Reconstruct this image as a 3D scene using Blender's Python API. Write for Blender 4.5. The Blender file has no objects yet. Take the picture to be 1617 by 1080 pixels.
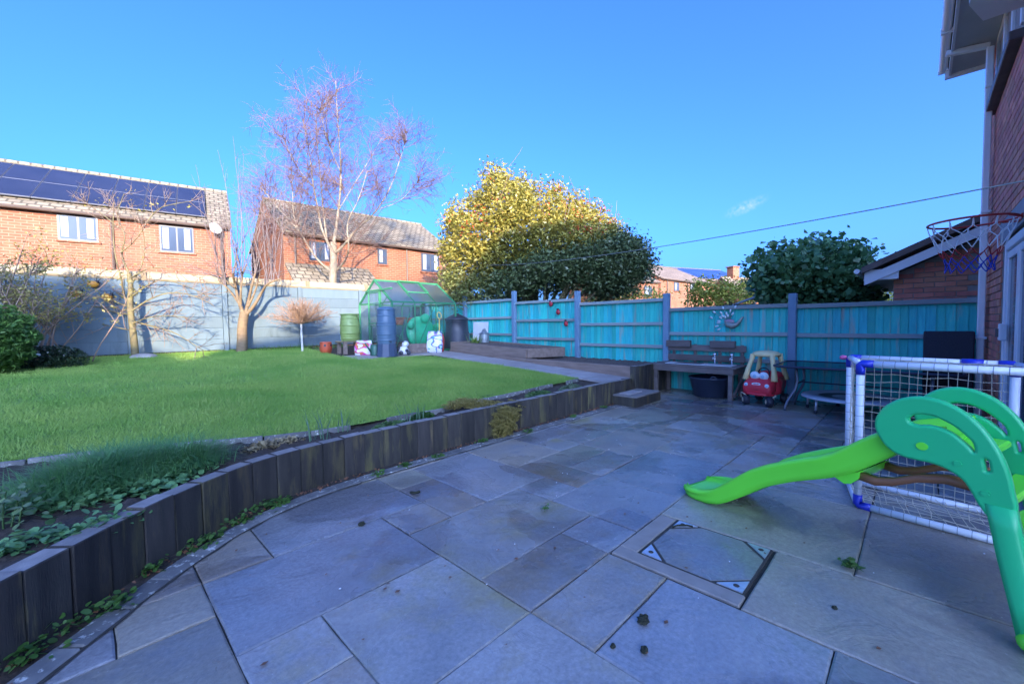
import bpy, math, random
import numpy as np
from mathutils import Vector, Matrix

random.seed(7); RNG = np.random.default_rng(7)
SC = bpy.context.scene
COL = SC.collection
rad = math.radians

# ------------------------------------------------------------------ camera
# world axes: +X runs along the house wall towards the fence, +Y away from the house, Z up; patio at z = 0
FPX, YAW, PIT, ROL, CAMH = 659.0, rad(44.4), rad(-2.5), rad(-0.8), 1.5
_f = Vector((math.cos(YAW)*math.cos(PIT), math.sin(YAW)*math.cos(PIT), math.sin(PIT)))
_r = Vector((math.sin(YAW), -math.cos(YAW), 0.0)); _u = _r.cross(_f)
_r, _u = _r*math.cos(ROL)+_u*math.sin(ROL), -_r*math.sin(ROL)+_u*math.cos(ROL)
CAMP = Vector((0, 0, CAMH))
cd = bpy.data.cameras.new('camera'); cam = bpy.data.objects.new('camera', cd); COL.objects.link(cam)
cam.matrix_world = Matrix(((_r.x, _u.x, -_f.x, 0), (_r.y, _u.y, -_f.y, 0), (_r.z, _u.z, -_f.z, CAMH), (0, 0, 0, 1)))
cd.sensor_fit = 'HORIZONTAL'; cd.sensor_width = 36.0; cd.lens = FPX/1617*36.0
cd.clip_start = 0.05; cd.clip_end = 1500
SC.camera = cam

# ------------------------------------------------------------------ world, sun, exposure
SUN_EL = rad(13.0); SUN_DIR = Vector((0.5, 1.0, 0)).normalized()      # light travels this way over the ground
w = bpy.data.worlds.new('World'); SC.world = w; w.use_nodes = True
nt = w.node_tree; nt.nodes.clear()
wo = nt.nodes.new('ShaderNodeOutputWorld'); bg = nt.nodes.new('ShaderNodeBackground')
sky = nt.nodes.new('ShaderNodeTexSky'); sky.sky_type = 'NISHITA'; sky.sun_disc = False
sky.sun_elevation = SUN_EL
sky.sun_rotation = math.atan2(-SUN_DIR.x, -SUN_DIR.y)
sky.air_density = 0.5; sky.dust_density = 5.2; sky.ozone_density = 7.0; sky.altitude = 0
hs = nt.nodes.new('ShaderNodeHueSaturation'); hs.inputs['Saturation'].default_value = 1.05; hs.inputs['Hue'].default_value = 0.507
bg.inputs['Strength'].default_value = 0.15
# one wisp of cloud low over the garage
tc = nt.nodes.new('ShaderNodeTexCoord')
cdir = (_f + _r*((1177-808.5)/FPX) - _u*((327-540)/FPX)).normalized()
def vmath(op, a=None, b=None):
    n = nt.nodes.new('ShaderNodeVectorMath'); n.operation = op
    for i, s in enumerate((a, b)):
        if s is None: continue
        if hasattr(s, 'links'): nt.links.new(s, n.inputs[i])
        else: n.inputs[i].default_value = s
    return n
def smath(op, a, b=None, clamp=False):
    n = nt.nodes.new('ShaderNodeMath'); n.operation = op; n.use_clamp = clamp
    for i, s in enumerate((a, b)):
        if s is None: continue
        if hasattr(s, 'links'): nt.links.new(s, n.inputs[i])
        else: n.inputs[i].default_value = s
    return n.outputs[0]
vsub = vmath('SUBTRACT', tc.outputs['Generated'], tuple(cdir))
csx = vmath('DOT_PRODUCT', vsub.outputs[0], tuple(_r*0.93+_u*0.36)).outputs['Value']
csy = vmath('DOT_PRODUCT', vsub.outputs[0], tuple(_u*0.93-_r*0.36)).outputs['Value']
cn = nt.nodes.new('ShaderNodeTexNoise'); cn.inputs['Scale'].default_value = 130; cn.inputs['Detail'].default_value = 5
nt.links.new(tc.outputs['Generated'], cn.inputs['Vector'])
ex = smath('MULTIPLY', csx, 1/0.042); ey = smath('MULTIPLY', csy, 1/0.015)
d2 = smath('ADD', smath('MULTIPLY', ex, ex), smath('MULTIPLY', ey, ey))
fall = smath('SUBTRACT', 1.0, d2, True)
cfac = smath('MULTIPLY', smath('MULTIPLY', smath('MULTIPLY', fall, fall), smath('MULTIPLY', smath('SUBTRACT', cn.outputs['Fac'], 0.34, True), 3.0)), 0.55, True)
cmix = nt.nodes.new('ShaderNodeMixRGB'); cmix.inputs['Color2'].default_value = (0.75, 0.95, 1.15, 1)
nt.links.new(sky.outputs[0], hs.inputs['Color']); nt.links.new(hs.outputs[0], cmix.inputs['Color1'])
nt.links.new(cfac, cmix.inputs['Fac']); nt.links.new(cmix.outputs[0], bg.inputs['Color']); nt.links.new(bg.outputs[0], wo.inputs[0])

sl = bpy.data.lights.new('sun', 'SUN'); so = bpy.data.objects.new('sun', sl); COL.objects.link(so)
sl.energy = 2.0; sl.angle = rad(0.4); sl.color = (1.0, 0.82, 0.58)
sd = Vector((SUN_DIR.x*math.cos(SUN_EL), SUN_DIR.y*math.cos(SUN_EL), -math.sin(SUN_EL)))
so.rotation_euler = sd.to_track_quat('-Z', 'Y').to_euler(); so.location = (-10, -20, 12)
SC.view_settings.view_transform = 'Standard'; SC.view_settings.look = 'None'
SC.view_settings.exposure = 2.75; SC.view_settings.gamma = 1.0; SC.view_settings.use_curve_mapping = False
SC.cycles.max_bounces = 7; SC.cycles.transparent_max_bounces = 32

# ------------------------------------------------------------------ places: a picture direction met with a known plane of the garden
def ray(x, y): return _f + _r*((x-808.5)/FPX) - _u*((y-540)/FPX)
def gz(x, y, z=0.0): d = ray(x, y); return CAMP + d*((z-CAMH)/d.z)
def gx(x, y, X): d = ray(x, y); return CAMP + d*(X/d.x)
def gy(x, y, Y): d = ray(x, y); return CAMP + d*(Y/d.y)
def gd(x, y, D): return CAMP + ray(x, y)*D
def lawn_z(y): return 0.38 + 0.053*(y-4.2)

# ------------------------------------------------------------------ mesh helpers
class MB:
    def __init__(s): s.v = []; s.f = []
    def add(s, vs, fs):
        o = len(s.v); s.v += [tuple(p) for p in vs]; s.f += [tuple(i+o for i in f) for f in fs]; return s
    def box(s, c, d, rz=0.0, rot=None):
        hx, hy, hz = d[0]/2, d[1]/2, d[2]/2
        m = rot if rot is not None else Matrix.Rotation(rz, 3, 'Z')
        vs = [Vector(c) + m @ Vector((a*hx, b*hy, e*hz)) for e in (-1, 1) for a, b in ((-1,-1),(1,-1),(1,1),(-1,1))]
        return s.add(vs, [(0,3,2,1),(4,5,6,7),(0,1,5,4),(1,2,6,5),(2,3,7,6),(3,0,4,7)])
    def cham(s, c, d, b=0.006, rz=0.0, rot=None):            # box with all edges cut
        h = [x/2 for x in d]; m = rot if rot is not None else Matrix.Rotation(rz, 3, 'Z'); vs = []; idx = {}
        for sx in (-1, 1):
            for sy in (-1, 1):
                for sz in (-1, 1):
                    for ax in range(3):
                        p = [sx*(h[0]-b), sy*(h[1]-b), sz*(h[2]-b)]; p[ax] = (sx, sy, sz)[ax]*h[ax]
                        idx[(sx, sy, sz, ax)] = len(vs); vs.append(Vector(c)+m @ Vector(p))
        fs = []
        for ax in range(3):
            a1, a2 = (ax+1) % 3, (ax+2) % 3
            for sg in (-1, 1):
                q = []
                for u, v in ((-1,-1),(1,-1),(1,1),(-1,1)):
                    k = [0,0,0]; k[ax] = sg; k[a1] = u; k[a2] = v; q.append(idx[(*k, ax)])
                fs.append(tuple(q if sg > 0 else q[::-1]))
            for u in (-1, 1):
                for v in (-1, 1):
                    k0 = [0,0,0]; k0[a1] = u; k0[a2] = v; k1 = list(k0); k0[ax] = -1; k1[ax] = 1
                    q = (idx[(*k0, a1)], idx[(*k1, a1)], idx[(*k1, a2)], idx[(*k0, a2)])
                    fs.append(q if u*v > 0 else q[::-1])
        for sx in (-1, 1):
            for sy in (-1, 1):
                for sz in (-1, 1):
                    q = tuple(idx[(sx, sy, sz, a)] for a in range(3)); fs.append(q if sx*sy*sz > 0 else q[::-1])
        return s.add(vs, fs)
    def bar(s, a, b, w, h, up=(0,0,1), ch=0.0):
        a, b = Vector(a), Vector(b); d = b-a; L = d.length; z = d.normalized(); u = Vector(up)
        if abs(z.dot(u)) > 0.98: u = Vector((1,0,0))
        x = u.cross(z).normalized(); y = z.cross(x); m = Matrix((x, y, z)).transposed()
        return s.cham((a+b)/2, (w, h, L), ch, rot=m) if ch else s.box((a+b)/2, (w, h, L), rot=m)
    def tube(s, pts, r, n=8, caps=True, closed=False):
        P = [Vector(p) for p in pts]; k = len(P); R = r if isinstance(r, (list, tuple)) else [r]*k
        t0 = (P[1]-P[0]).normalized(); u = Vector((0,0,1)) if abs(t0.z) < 0.9 else Vector((1,0,0))
        x = t0.cross(u).normalized(); o = len(s.v)
        for i in range(k):
            t = (P[(i+1) % k]-P[i-1]) if closed else (P[min(i+1, k-1)]-P[max(i-1, 0)])
            t.normalize(); x = (x - t*x.dot(t)).normalized(); y = t.cross(x)
            for j in range(n):
                a = 2*math.pi*j/n; s.v.append(tuple(P[i] + (x*math.cos(a)+y*math.sin(a))*R[i]))
        for i in range(k if closed else k-1):
            i2 = (i+1) % k
            for j in range(n): s.f.append((o+i*n+j, o+i*n+(j+1) % n, o+i2*n+(j+1) % n, o+i2*n+j))
        if caps and not closed:
            s.f.append(tuple(o+j for j in reversed(range(n)))); s.f.append(tuple(o+(k-1)*n+j for j in range(n)))
        return s
    def lathe(s, prof, n=24, c=(0,0,0), m=None, sq=0.0):
        o = len(s.v); c = Vector(c); k = len(prof)
        for r, z in prof:
            for j in range(n):
                a = 2*math.pi*j/n; p = Vector((r*math.cos(a), r*math.sin(a), z)); s.v.append(tuple(c + (m @ p if m else p)))
        for i in range(k-1):
            for j in range(n): s.f.append((o+i*n+j, o+i*n+(j+1) % n, o+(i+1)*n+(j+1) % n, o+(i+1)*n+j))
        s.f.append(tuple(o+j for j in reversed(range(n)))); s.f.append(tuple(o+(k-1)*n+j for j in range(n)))
        return s
    def ell(s, c, r, nu=12, nv=8, m=None):
        prof = [(max(math.sin(math.pi*i/nv), 0.02), -math.cos(math.pi*i/nv)) for i in range(nv+1)]
        o = len(s.v); s.lathe(prof, nu); c = Vector(c)
        for i in range(o, len(s.v)):
            p = Vector((s.v[i][0]*r[0], s.v[i][1]*r[1], s.v[i][2]*r[2])); s.v[i] = tuple(c + (m @ p if m else p))
        return s
    def prism(s, poly, f0, f1):                               # same outline mapped by two functions, sides joined
        n = len(poly); o = len(s.v)
        s.v += [tuple(f0(p)) for p in poly] + [tuple(f1(p)) for p in poly]
        s.f.append(tuple(o+i for i in reversed(range(n)))); s.f.append(tuple(o+n+i for i in range(n)))
        for i in range(n): j = (i+1) % n; s.f.append((o+i, o+j, o+n+j, o+n+i))
        return s
    def build(s, name, mat, parent=None, smooth=False, loc=None, rz=None):
        me = bpy.data.meshes.new(name); me.from_pydata(s.v, [], s.f); me.update()
        return link(name, me, mat, parent, smooth, loc, rz)

def link(name, me, mat, parent=None, smooth=False, loc=None, rz=None):
    if smooth: me.polygons.foreach_set('use_smooth', [True]*len(me.polygons))
    ms = mat if isinstance(mat, (list, tuple)) else [mat]
    if len(me.materials) == 0:
        for m in ms: me.materials.append(m)
    o = bpy.data.objects.new(name, me); COL.objects.link(o)
    if parent is not None: o.parent = parent
    if loc is not None: o.location = loc
    if rz is not None: o.rotation_euler = (0, 0, rz)
    return o
def npmesh(name, V, F, mat, parent=None, smooth=False):
    V = np.asarray(V, np.float32); F = np.asarray(F, np.int32); k = F.shape[1]
    me = bpy.data.meshes.new(name); me.vertices.add(len(V)); me.vertices.foreach_set('co', V.ravel())
    me.loops.add(F.size); me.loops.foreach_set('vertex_index', F.ravel())
    me.polygons.add(len(F)); me.polygons.foreach_set('loop_start', np.arange(len(F), dtype=np.int32)*k)
    me.update(calc_edges=True)
    return link(name, me, mat, parent, smooth)
def empty(name, loc=(0,0,0), rz=0.0):
    o = bpy.data.objects.new(name, None); COL.objects.link(o); o.location = loc; o.rotation_euler = (0, 0, rz); o.empty_display_size = 0.1
    return o
def tag(o, label, cat, group=None):
    o['label'] = label; o['category'] = cat
    if group: o['group'] = group
    return o
def struct(o, kind='structure', label=None):
    o['kind'] = kind
    if label: o['label'] = label
    return o
def clone(o, parent, loc=None, rot=None, scale=None):
    c = o.copy(); COL.objects.link(c); c.parent = parent
    if loc is not None: c.location = loc
    if rot is not None: c.rotation_euler = rot
    if scale is not None: c.scale = scale
    return c

# ------------------------------------------------------------------ materials
def lin(r, g, b):                                              # picture colour 0..255 to linear
    f = lambda c: (c/255/12.92) if c/255 <= 0.04045 else ((c/255+0.055)/1.055)**2.4
    return (f(r), f(g), f(b))
def MAT(name, c1, c2=None, scale=6.0, rough=0.6, r2=None, bump=0.0, bscale=40.0, metal=0.0, rnd=0.0, hrnd=0.0, spec=0.5,
        stretch=(1,1,1), detail=6.0, contrast=1.0, c3=None, s3=2.0, t3=(0.55, 0.7), trans=0.0, sub=0.0, coat=0.0, local=False):
    m = bpy.data.materials.new(name); m.use_nodes = True; n = m.node_tree.nodes; l = m.node_tree.links
    b = n['Principled BSDF']; b.inputs['Roughness'].default_value = rough; b.inputs['Metallic'].default_value = metal
    b.inputs['Specular IOR Level'].default_value = spec
    if coat: b.inputs['Coat Weight'].default_value = coat
    if trans: b.inputs['Transmission Weight'].default_value = trans
    if local: pos = n.new('ShaderNodeTexCoord').outputs['Object']
    else: pos = n.new('ShaderNodeNewGeometry').outputs['Position']
    mp = n.new('ShaderNodeMapping'); mp.inputs['Scale'].default_value = stretch; l.new(pos, mp.inputs['Vector']); vec = mp.outputs[0]
    if rnd or hrnd:
        oi = n.new('ShaderNodeObjectInfo')
        add = n.new('ShaderNodeVectorMath'); add.operation = 'MULTIPLY_ADD'
        l.new(oi.outputs['Random'], add.inputs[0]); add.inputs[1].default_value = (37, 53, 71); l.new(vec, add.inputs[2]); vec = add.outputs[0]
    col = None
    if c2 is not None:
        ns = n.new('ShaderNodeTexNoise'); ns.inputs['Scale'].default_value = scale; ns.inputs['Detail'].default_value = detail
        l.new(vec, ns.inputs['Vector'])
        mr = n.new('ShaderNodeMapRange'); k = 0.22/contrast
        mr.inputs['From Min'].default_value = 0.5-k; mr.inputs['From Max'].default_value = 0.5+k; l.new(ns.outputs['Fac'], mr.inputs['Value'])
        mx = n.new('ShaderNodeMixRGB'); mx.inputs['Color1'].default_value = (*c1, 1); mx.inputs['Color2'].default_value = (*c2, 1)
        l.new(mr.outputs[0], mx.inputs['Fac']); col = mx.outputs[0]
        if r2 is not None:
            rr = n.new('ShaderNodeMapRange'); rr.inputs['From Min'].default_value = 0.35; rr.inputs['From Max'].default_value = 0.65
            rr.inputs['To Min'].default_value = rough; rr.inputs['To Max'].default_value = r2
            n2 = n.new('ShaderNodeTexNoise'); n2.inputs['Scale'].default_value = scale*0.6; n2.inputs['Detail'].default_value = 4; l.new(vec, n2.inputs['Vector'])
            l.new(n2.outputs['Fac'], rr.inputs['Value']); l.new(rr.outputs[0], b.inputs['Roughness'])
    if c3 is not None:
        n3 = n.new('ShaderNodeTexNoise'); n3.inputs['Scale'].default_value = s3; n3.inputs['Detail'].default_value = 8; n3.inputs['Roughness'].default_value = 0.65
        l.new(vec, n3.inputs['Vector'])
        m3 = n.new('ShaderNodeMapRange'); m3.inputs['From Min'].default_value = t3[0]; m3.inputs['From Max'].default_value = t3[1]; l.new(n3.outputs['Fac'], m3.inputs['Value'])
        x3 = n.new('ShaderNodeMixRGB'); x3.inputs['Color2'].default_value = (*c3, 1); l.new(m3.outputs[0], x3.inputs['Fac'])
        if col is not None: l.new(col, x3.inputs['Color1'])
        else: x3.inputs['Color1'].default_value = (*c1, 1)
        col = x3.outputs[0]
    if rnd or hrnd:
        hv = n.new('ShaderNodeHueSaturation'); 
        if col is not None: l.new(col, hv.inputs['Color'])
        else: hv.inputs['Color'].default_value = (*c1, 1)
        v = n.new('ShaderNodeMapRange'); v.inputs['To Min'].default_value = 1-rnd; v.inputs['To Max'].default_value = 1+rnd
        l.new(oi.outputs['Random'], v.inputs['Value']); l.new(v.outputs[0], hv.inputs['Value'])
        if hrnd:
            h = n.new('ShaderNodeMath'); h.operation = 'MULTIPLY_ADD'; 
            fr = n.new('ShaderNodeMath'); fr.operation = 'FRACT'; ml = n.new('ShaderNodeMath'); ml.operation = 'MULTIPLY'; ml.inputs[1].default_value = 17.31
            l.new(oi.outputs['Random'], ml.inputs[0]); l.new(ml.outputs[0], fr.inputs[0]); l.new(fr.outputs[0], h.inputs[0])
            h.inputs[1].default_value = 2*hrnd; h.inputs[2].default_value = 0.5-hrnd; l.new(h.outputs[0], hv.inputs['Hue'])
        col = hv.outputs[0]
    if col is not None: l.new(col, b.inputs['Base Color'])
    else: b.inputs['Base Color'].default_value = (*c1, 1)
    if bump:
        nb = n.new('ShaderNodeTexNoise'); nb.inputs['Scale'].default_value = bscale; nb.inputs['Detail'].default_value = 6; l.new(vec, nb.inputs['Vector'])
        bp = n.new('ShaderNodeBump'); bp.inputs['Strength'].default_value = 1.0; bp.inputs['Distance'].default_value = bump
        l.new(nb.outputs['Fac'], bp.inputs['Height']); l.new(bp.outputs[0], b.inputs['Normal'])
    return m
def LEAF(name, c1, c2, rough=0.5, trl=0.35, scale=1.2, spec=0.4):  # leaf: diffuse + light through
    m = MAT(name, c1, c2, scale=scale, rough=rough, spec=spec, contrast=1.3, detail=8)
    n = m.node_tree.nodes; l = m.node_tree.links; b = n['Principled BSDF']; out = n['Material Output']
    tr = n.new('ShaderNodeBsdfTranslucent'); mx = n.new('ShaderNodeMixShader'); mx.inputs[0].default_value = trl
    src = b.inputs['Base Color'].links[0].from_socket; l.new(src, tr.inputs['Color'])
    l.new(b.outputs[0], mx.inputs[1]); l.new(tr.outputs[0], mx.inputs[2]); l.new(mx.outputs[0], out.inputs['Surface'])
    return m
def sheen(nodes, links, base=0.035, top=0.45):                  # thin-pane reflectance, same from both sides
    lwt = nodes.new('ShaderNodeLayerWeight'); pw = nodes.new('ShaderNodeMath'); pw.operation = 'POWER'; pw.inputs[1].default_value = 3.5
    lwt.inputs[0].default_value = 0.5; ma = nodes.new('ShaderNodeMath'); ma.operation = 'MULTIPLY_ADD'; ma.inputs[1].default_value = top; ma.inputs[2].default_value = base
    links.new(lwt.outputs['Facing'], pw.inputs[0]); links.new(pw.outputs[0], ma.inputs[0]); return ma.outputs[0]
def BRICK(name, c1, c2, mortar, bw, bh, ms=0.012, bump=0.004, rough=0.85):
    m = bpy.data.materials.new(name); m.use_nodes = True; n = m.node_tree.nodes; l = m.node_tree.links; b = n['Principled BSDF']
    b.inputs['Roughness'].default_value = rough
    tcn = n.new('ShaderNodeTexCoord'); sp = n.new('ShaderNodeSeparateXYZ'); l.new(tcn.outputs['Object'], sp.inputs[0])
    ad = n.new('ShaderNodeMath'); l.new(sp.outputs[0], ad.inputs[0]); l.new(sp.outputs[1], ad.inputs[1])
    cb = n.new('ShaderNodeCombineXYZ'); l.new(ad.outputs[0], cb.inputs[0]); l.new(sp.outputs[2], cb.inputs[1])
    br = n.new('ShaderNodeTexBrick'); br.inputs['Scale'].default_value = 1.0; br.inputs['Brick Width'].default_value = bw; br.inputs['Row Height'].default_value = bh
    br.inputs['Mortar Size'].default_value = ms; br.inputs['Color1'].default_value = (*c1, 1); br.inputs['Color2'].default_value = (*c2, 1); br.inputs['Mortar'].default_value = (*mortar, 1)
    br.inputs['Bias'].default_value = -0.2; l.new(cb.outputs[0], br.inputs['Vector'])
    ns = n.new('ShaderNodeTexNoise'); ns.inputs['Scale'].default_value = 1.1; ns.inputs['Detail'].default_value = 8; l.new(tcn.outputs['Object'], ns.inputs['Vector'])
    mr = n.new('ShaderNodeMapRange'); mr.inputs['From Min'].default_value = 0.3; mr.inputs['From Max'].default_value = 0.7; mr.inputs['To Min'].default_value = 0.78; mr.inputs['To Max'].default_value = 1.18; l.new(ns.outputs['Fac'], mr.inputs['Value'])
    hv = n.new('ShaderNodeHueSaturation'); l.new(br.outputs['Color'], hv.inputs['Color']); l.new(mr.outputs[0], hv.inputs['Value']); l.new(hv.outputs[0], b.inputs['Base Color'])
    bp = n.new('ShaderNodeBump'); bp.inputs['Distance'].default_value = bump; bp.invert = True; l.new(br.outputs['Fac'], bp.inputs['Height']); l.new(bp.outputs[0], b.inputs['Normal'])
    return m
def lawn_z(y): return 0.38 + 0.053*max(0.0, y-4.2)

STONE = MAT('riven_flagstone', (0.21,0.203,0.195), (0.305,0.29,0.272), scale=2.6, rough=0.16, r2=0.46, bump=0.0035, bscale=11, rnd=0.20, hrnd=0.03,
            c3=(0.265,0.215,0.125), s3=1.5, t3=(0.47,0.64), detail=9, spec=0.7)
def _wet(m):                                                    # damp patches with their own outline: darker and shinier stone
    n = m.node_tree.nodes; l = m.node_tree.links; b = n['Principled BSDF']
    g = n.new('ShaderNodeNewGeometry'); ns = n.new('ShaderNodeTexNoise'); ns.inputs['Scale'].default_value = 0.9; ns.inputs['Detail'].default_value = 5; ns.inputs['Distortion'].default_value = 0.6
    l.new(g.outputs['Position'], ns.inputs['Vector'])
    mr = n.new('ShaderNodeMapRange'); mr.inputs['From Min'].default_value = 0.53; mr.inputs['From Max'].default_value = 0.57; l.new(ns.outputs['Fac'], mr.inputs['Value'])
    src = b.inputs['Base Color'].links[0].from_socket
    mx = n.new('ShaderNodeMixRGB'); mx.blend_type = 'MULTIPLY'; mx.inputs['Color2'].default_value = (0.72,0.70,0.71,1)
    l.new(mr.outputs[0], mx.inputs['Fac']); l.new(src, mx.inputs['Color1'])
    sp = n.new('ShaderNodeTexNoise'); sp.inputs['Scale'].default_value = 55; sp.inputs['Detail'].default_value = 3; l.new(g.outputs['Position'], sp.inputs['Vector'])
    sm = n.new('ShaderNodeMapRange'); sm.inputs['From Min'].default_value = 0.68; sm.inputs['From Max'].default_value = 0.74; sm.inputs['To Max'].default_value = 0.5; l.new(sp.outputs['Fac'], sm.inputs['Value'])
    m2 = n.new('ShaderNodeMixRGB'); m2.inputs['Color2'].default_value = (0.42,0.43,0.42,1); l.new(sm.outputs[0], m2.inputs['Fac']); l.new(mx.outputs[0], m2.inputs['Color1']); l.new(m2.outputs[0], b.inputs['Base Color'])
    gn = n.new('ShaderNodeTexNoise'); gn.inputs['Scale'].default_value = 38; gn.inputs['Detail'].default_value = 9; gn.inputs['Roughness'].default_value = 0.7; l.new(g.outputs['Position'], gn.inputs['Vector'])
    gm = n.new('ShaderNodeMapRange'); gm.inputs['From Min'].default_value = 0.3; gm.inputs['From Max'].default_value = 0.7; gm.inputs['To Min'].default_value = 0.76; gm.inputs['To Max'].default_value = 1.22; l.new(gn.outputs['Fac'], gm.inputs['Value'])
    gh_ = n.new('ShaderNodeHueSaturation'); l.new(m2.outputs[0], gh_.inputs['Color']); l.new(gm.outputs[0], gh_.inputs['Value']); l.new(gh_.outputs[0], b.inputs['Base Color'])
    rs = b.inputs['Roughness'].links[0].from_socket; sb = n.new('ShaderNodeMath'); sb.operation = 'MULTIPLY_ADD'; sb.inputs[1].default_value = -0.14
    l.new(mr.outputs[0], sb.inputs[0]); l.new(rs, sb.inputs[2]); l.new(sb.outputs[0], b.inputs['Roughness'])
    # riven ridges on top of the fine grain
    nb = n.new('ShaderNodeTexNoise'); nb.inputs['Scale'].default_value = 2.6; nb.inputs['Detail'].default_value = 7; nb.inputs['Roughness'].default_value = 0.62; nb.inputs['Distortion'].default_value = 1.4
    l.new(g.outputs['Position'], nb.inputs['Vector'])
    old = b.inputs['Normal'].links[0].from_node; bp = n.new('ShaderNodeBump'); bp.inputs['Strength'].default_value = 0.8; bp.inputs['Distance'].default_value = 0.020
    l.new(nb.outputs['Fac'], bp.inputs['Height']); l.new(old.outputs[0], bp.inputs['Normal']); l.new(bp.outputs[0], b.inputs['Normal'])
BUFF = MAT('buff_flagstone', (0.23,0.21,0.170), (0.315,0.285,0.225), scale=2.2, rough=0.20, r2=0.55, bump=0.0035, bscale=11, rnd=0.16, hrnd=0.02, c3=(0.22,0.215,0.205), s3=1.8, t3=(0.52,0.66), detail=9, spec=0.6)
SLATE = MAT('blue_grey_flagstone', (0.20,0.205,0.215), (0.275,0.275,0.278), scale=2.4, rough=0.13, r2=0.38, bump=0.003, bscale=11, rnd=0.16, hrnd=0.02, c3=(0.225,0.19,0.13), s3=1.3, t3=(0.58,0.72), detail=9, spec=0.7)
_wet(STONE); _wet(BUFF); _wet(SLATE)
SETT = MAT('edging_stone', (0.10,0.105,0.11), (0.19,0.19,0.185), scale=9, rough=0.7, bump=0.004, bscale=30, rnd=0.25, c3=(0.50,0.51,0.48), s3=20, t3=(0.56,0.64))
MORTAR = MAT('dark_mortar', (0.030,0.028,0.025), (0.060,0.055,0.046), scale=30, rough=0.9)
SOIL = MAT('dark_soil', (0.030,0.022,0.017), (0.060,0.045,0.034), scale=14, rough=0.95, bump=0.02, bscale=25)
BARKCHIP = MAT('bark_chip_soil', (0.075,0.052,0.044), (0.16,0.12,0.105), scale=38, rough=0.95, bump=0.03, bscale=40)
GRASSBASE = MAT('lawn_turf', (0.14,0.27,0.05), (0.21,0.34,0.075), scale=3, rough=0.9, bump=0.02, bscale=60)
SLEEPER = MAT('weathered_sleeper', (0.020,0.019,0.018), (0.060,0.053,0.045), scale=2.2, rough=0.8, bump=0.0035, bscale=26, rnd=0.35, hrnd=0.02,
              stretch=(5,5,0.8), c3=(0.150,0.125,0.050), s3=1.5, t3=(0.52,0.72))
SLEEPERTOP = MAT('sleeper_sawn_top', (0.17,0.155,0.148), (0.26,0.24,0.225), scale=14, rough=0.8, bump=0.004, bscale=60, rnd=0.2)
BEDTIMBER = MAT('brown_bed_timber', (0.15,0.11,0.09), (0.24,0.18,0.15), scale=2.2, rough=0.8, bump=0.004, bscale=30, rnd=0.15, stretch=(6,1,6))
GROUND = MAT('rough_ground', (0.055,0.075,0.03), (0.10,0.09,0.06), scale=0.3, rough=0.95)

# ---- ground sheet out to the horizon
struct(MB().add([(-500,-500,-0.30),(500,-500,-0.30),(500,500,-0.30),(-500,500,-0.30)], [(0,1,2,3)]).build('ground', GROUND))

# ---- line of the sleeper wall (front face)
WALLPTS = [(-1.75,1.15),(-1.2,1.92),(-0.72,2.45),(-0.32,2.84),(-0.10,3.07),(0.10,3.28),(0.33,3.48),(0.62,3.70),(0.925,3.86),(1.22,3.95),(1.55,4.0),(2.1,4.03),(3.0,4.04),(7.60,4.03)]
def resample(P, step):
    P = [Vector((*p, 0)) for p in P]; out = [P[0].copy()]; acc = 0.0; i = 0; cur = P[0].copy()
    while i < len(P)-1:
        d = (P[i+1]-cur).length
        if d >= step-acc: cur = cur + (P[i+1]-cur).normalized()*(step-acc); out.append(cur.copy()); acc = 0.0
        else: acc += d; i += 1; cur = P[i].copy()
    return out
CURVE = resample(WALLPTS, 0.05)
_cv = np.array([(p.x, p.y) for p in CURVE])
def curve_side(x, y):                                           # > 0 behind the wall, metres
    d = _cv - np.array((x, y)); k = int(np.argmin((d**2).sum(1))); a = _cv[max(k-1, 0)]; b = _cv[min(k+1, len(_cv)-1)]
    t = (b-a)/np.linalg.norm(b-a); return float(t[0]*(y-_cv[k][1]) - t[1]*(x-_cv[k][0]))

# ---- patio: mortar bed, flagstones on a 0.39 m module, edging blocks
patio = struct(MB().box((2.5, 1.6, -0.105), (14.5, 5.4, 0.18)).build('patio', MORTAR))
XS = lambda i: 0.42+0.382*i
YS = lambda k: 0.25+0.392*k
FIX = [(0,3,5,7),(3,4,6,7),(4,5,6,8),(4,5,8,9),(5,7,6,9),(6,7,5,6),(3,6,4,6),(1,4,7,9),(0,1,7,9),(-1,0,6,7),(-3,0,4,6),(-3,-1,6,7),
       (0,1,4,5),(0,1,2,4),(1,3,3,5),(3,5,3,4),(5,6,3,4),(6,8,3,5),(3,5,2,3),(1,3,1,3),(3,5,0,2),(2,3,-1,1),(0,2,-1,1),(0,1,1,2),(5,7,-2,1),(3,5,-2,0),(7,10,0,3),(7,10,-2,0),
       (7,8,5,7),(8,11,3,5),(8,10,5,6),(10,12,-2,0),(10,11,0,2),(11,13,0,3),(10,11,2,3),(7,9,7,9),(8,10,6,7),(9,10,7,8),(9,12,8,9),(10,13,5,7)]
cells = {}
NI, NK = range(-6, 24), range(-3, 10)
rects = []
for r in FIX:
    rects.append(r)
    for i in range(r[0], r[1]):
        for k in range(r[2], r[3]): cells[(i,k)] = 1
for i in (5, 6):
    for k in (1, 2): cells[(i,k)] = 1                            # inspection cover
rs = random.Random(3)
for i in NI:
    for k in NK:
        if (i,k) in cells: continue
        for (a, b) in rs.sample([(3,2),(2,2),(2,1),(1,2),(2,3),(1,1)], 6) + [(1,1)]:
            q = [(i+u, k+v) for u in range(a) for v in range(b)]
            if all(c not in cells and c[0] in NI and c[1] in NK for c in q):
                for c in q: cells[c] = 1
                rects.append((i, i+a, k, k+b)); break
slabmesh = {}
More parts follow.
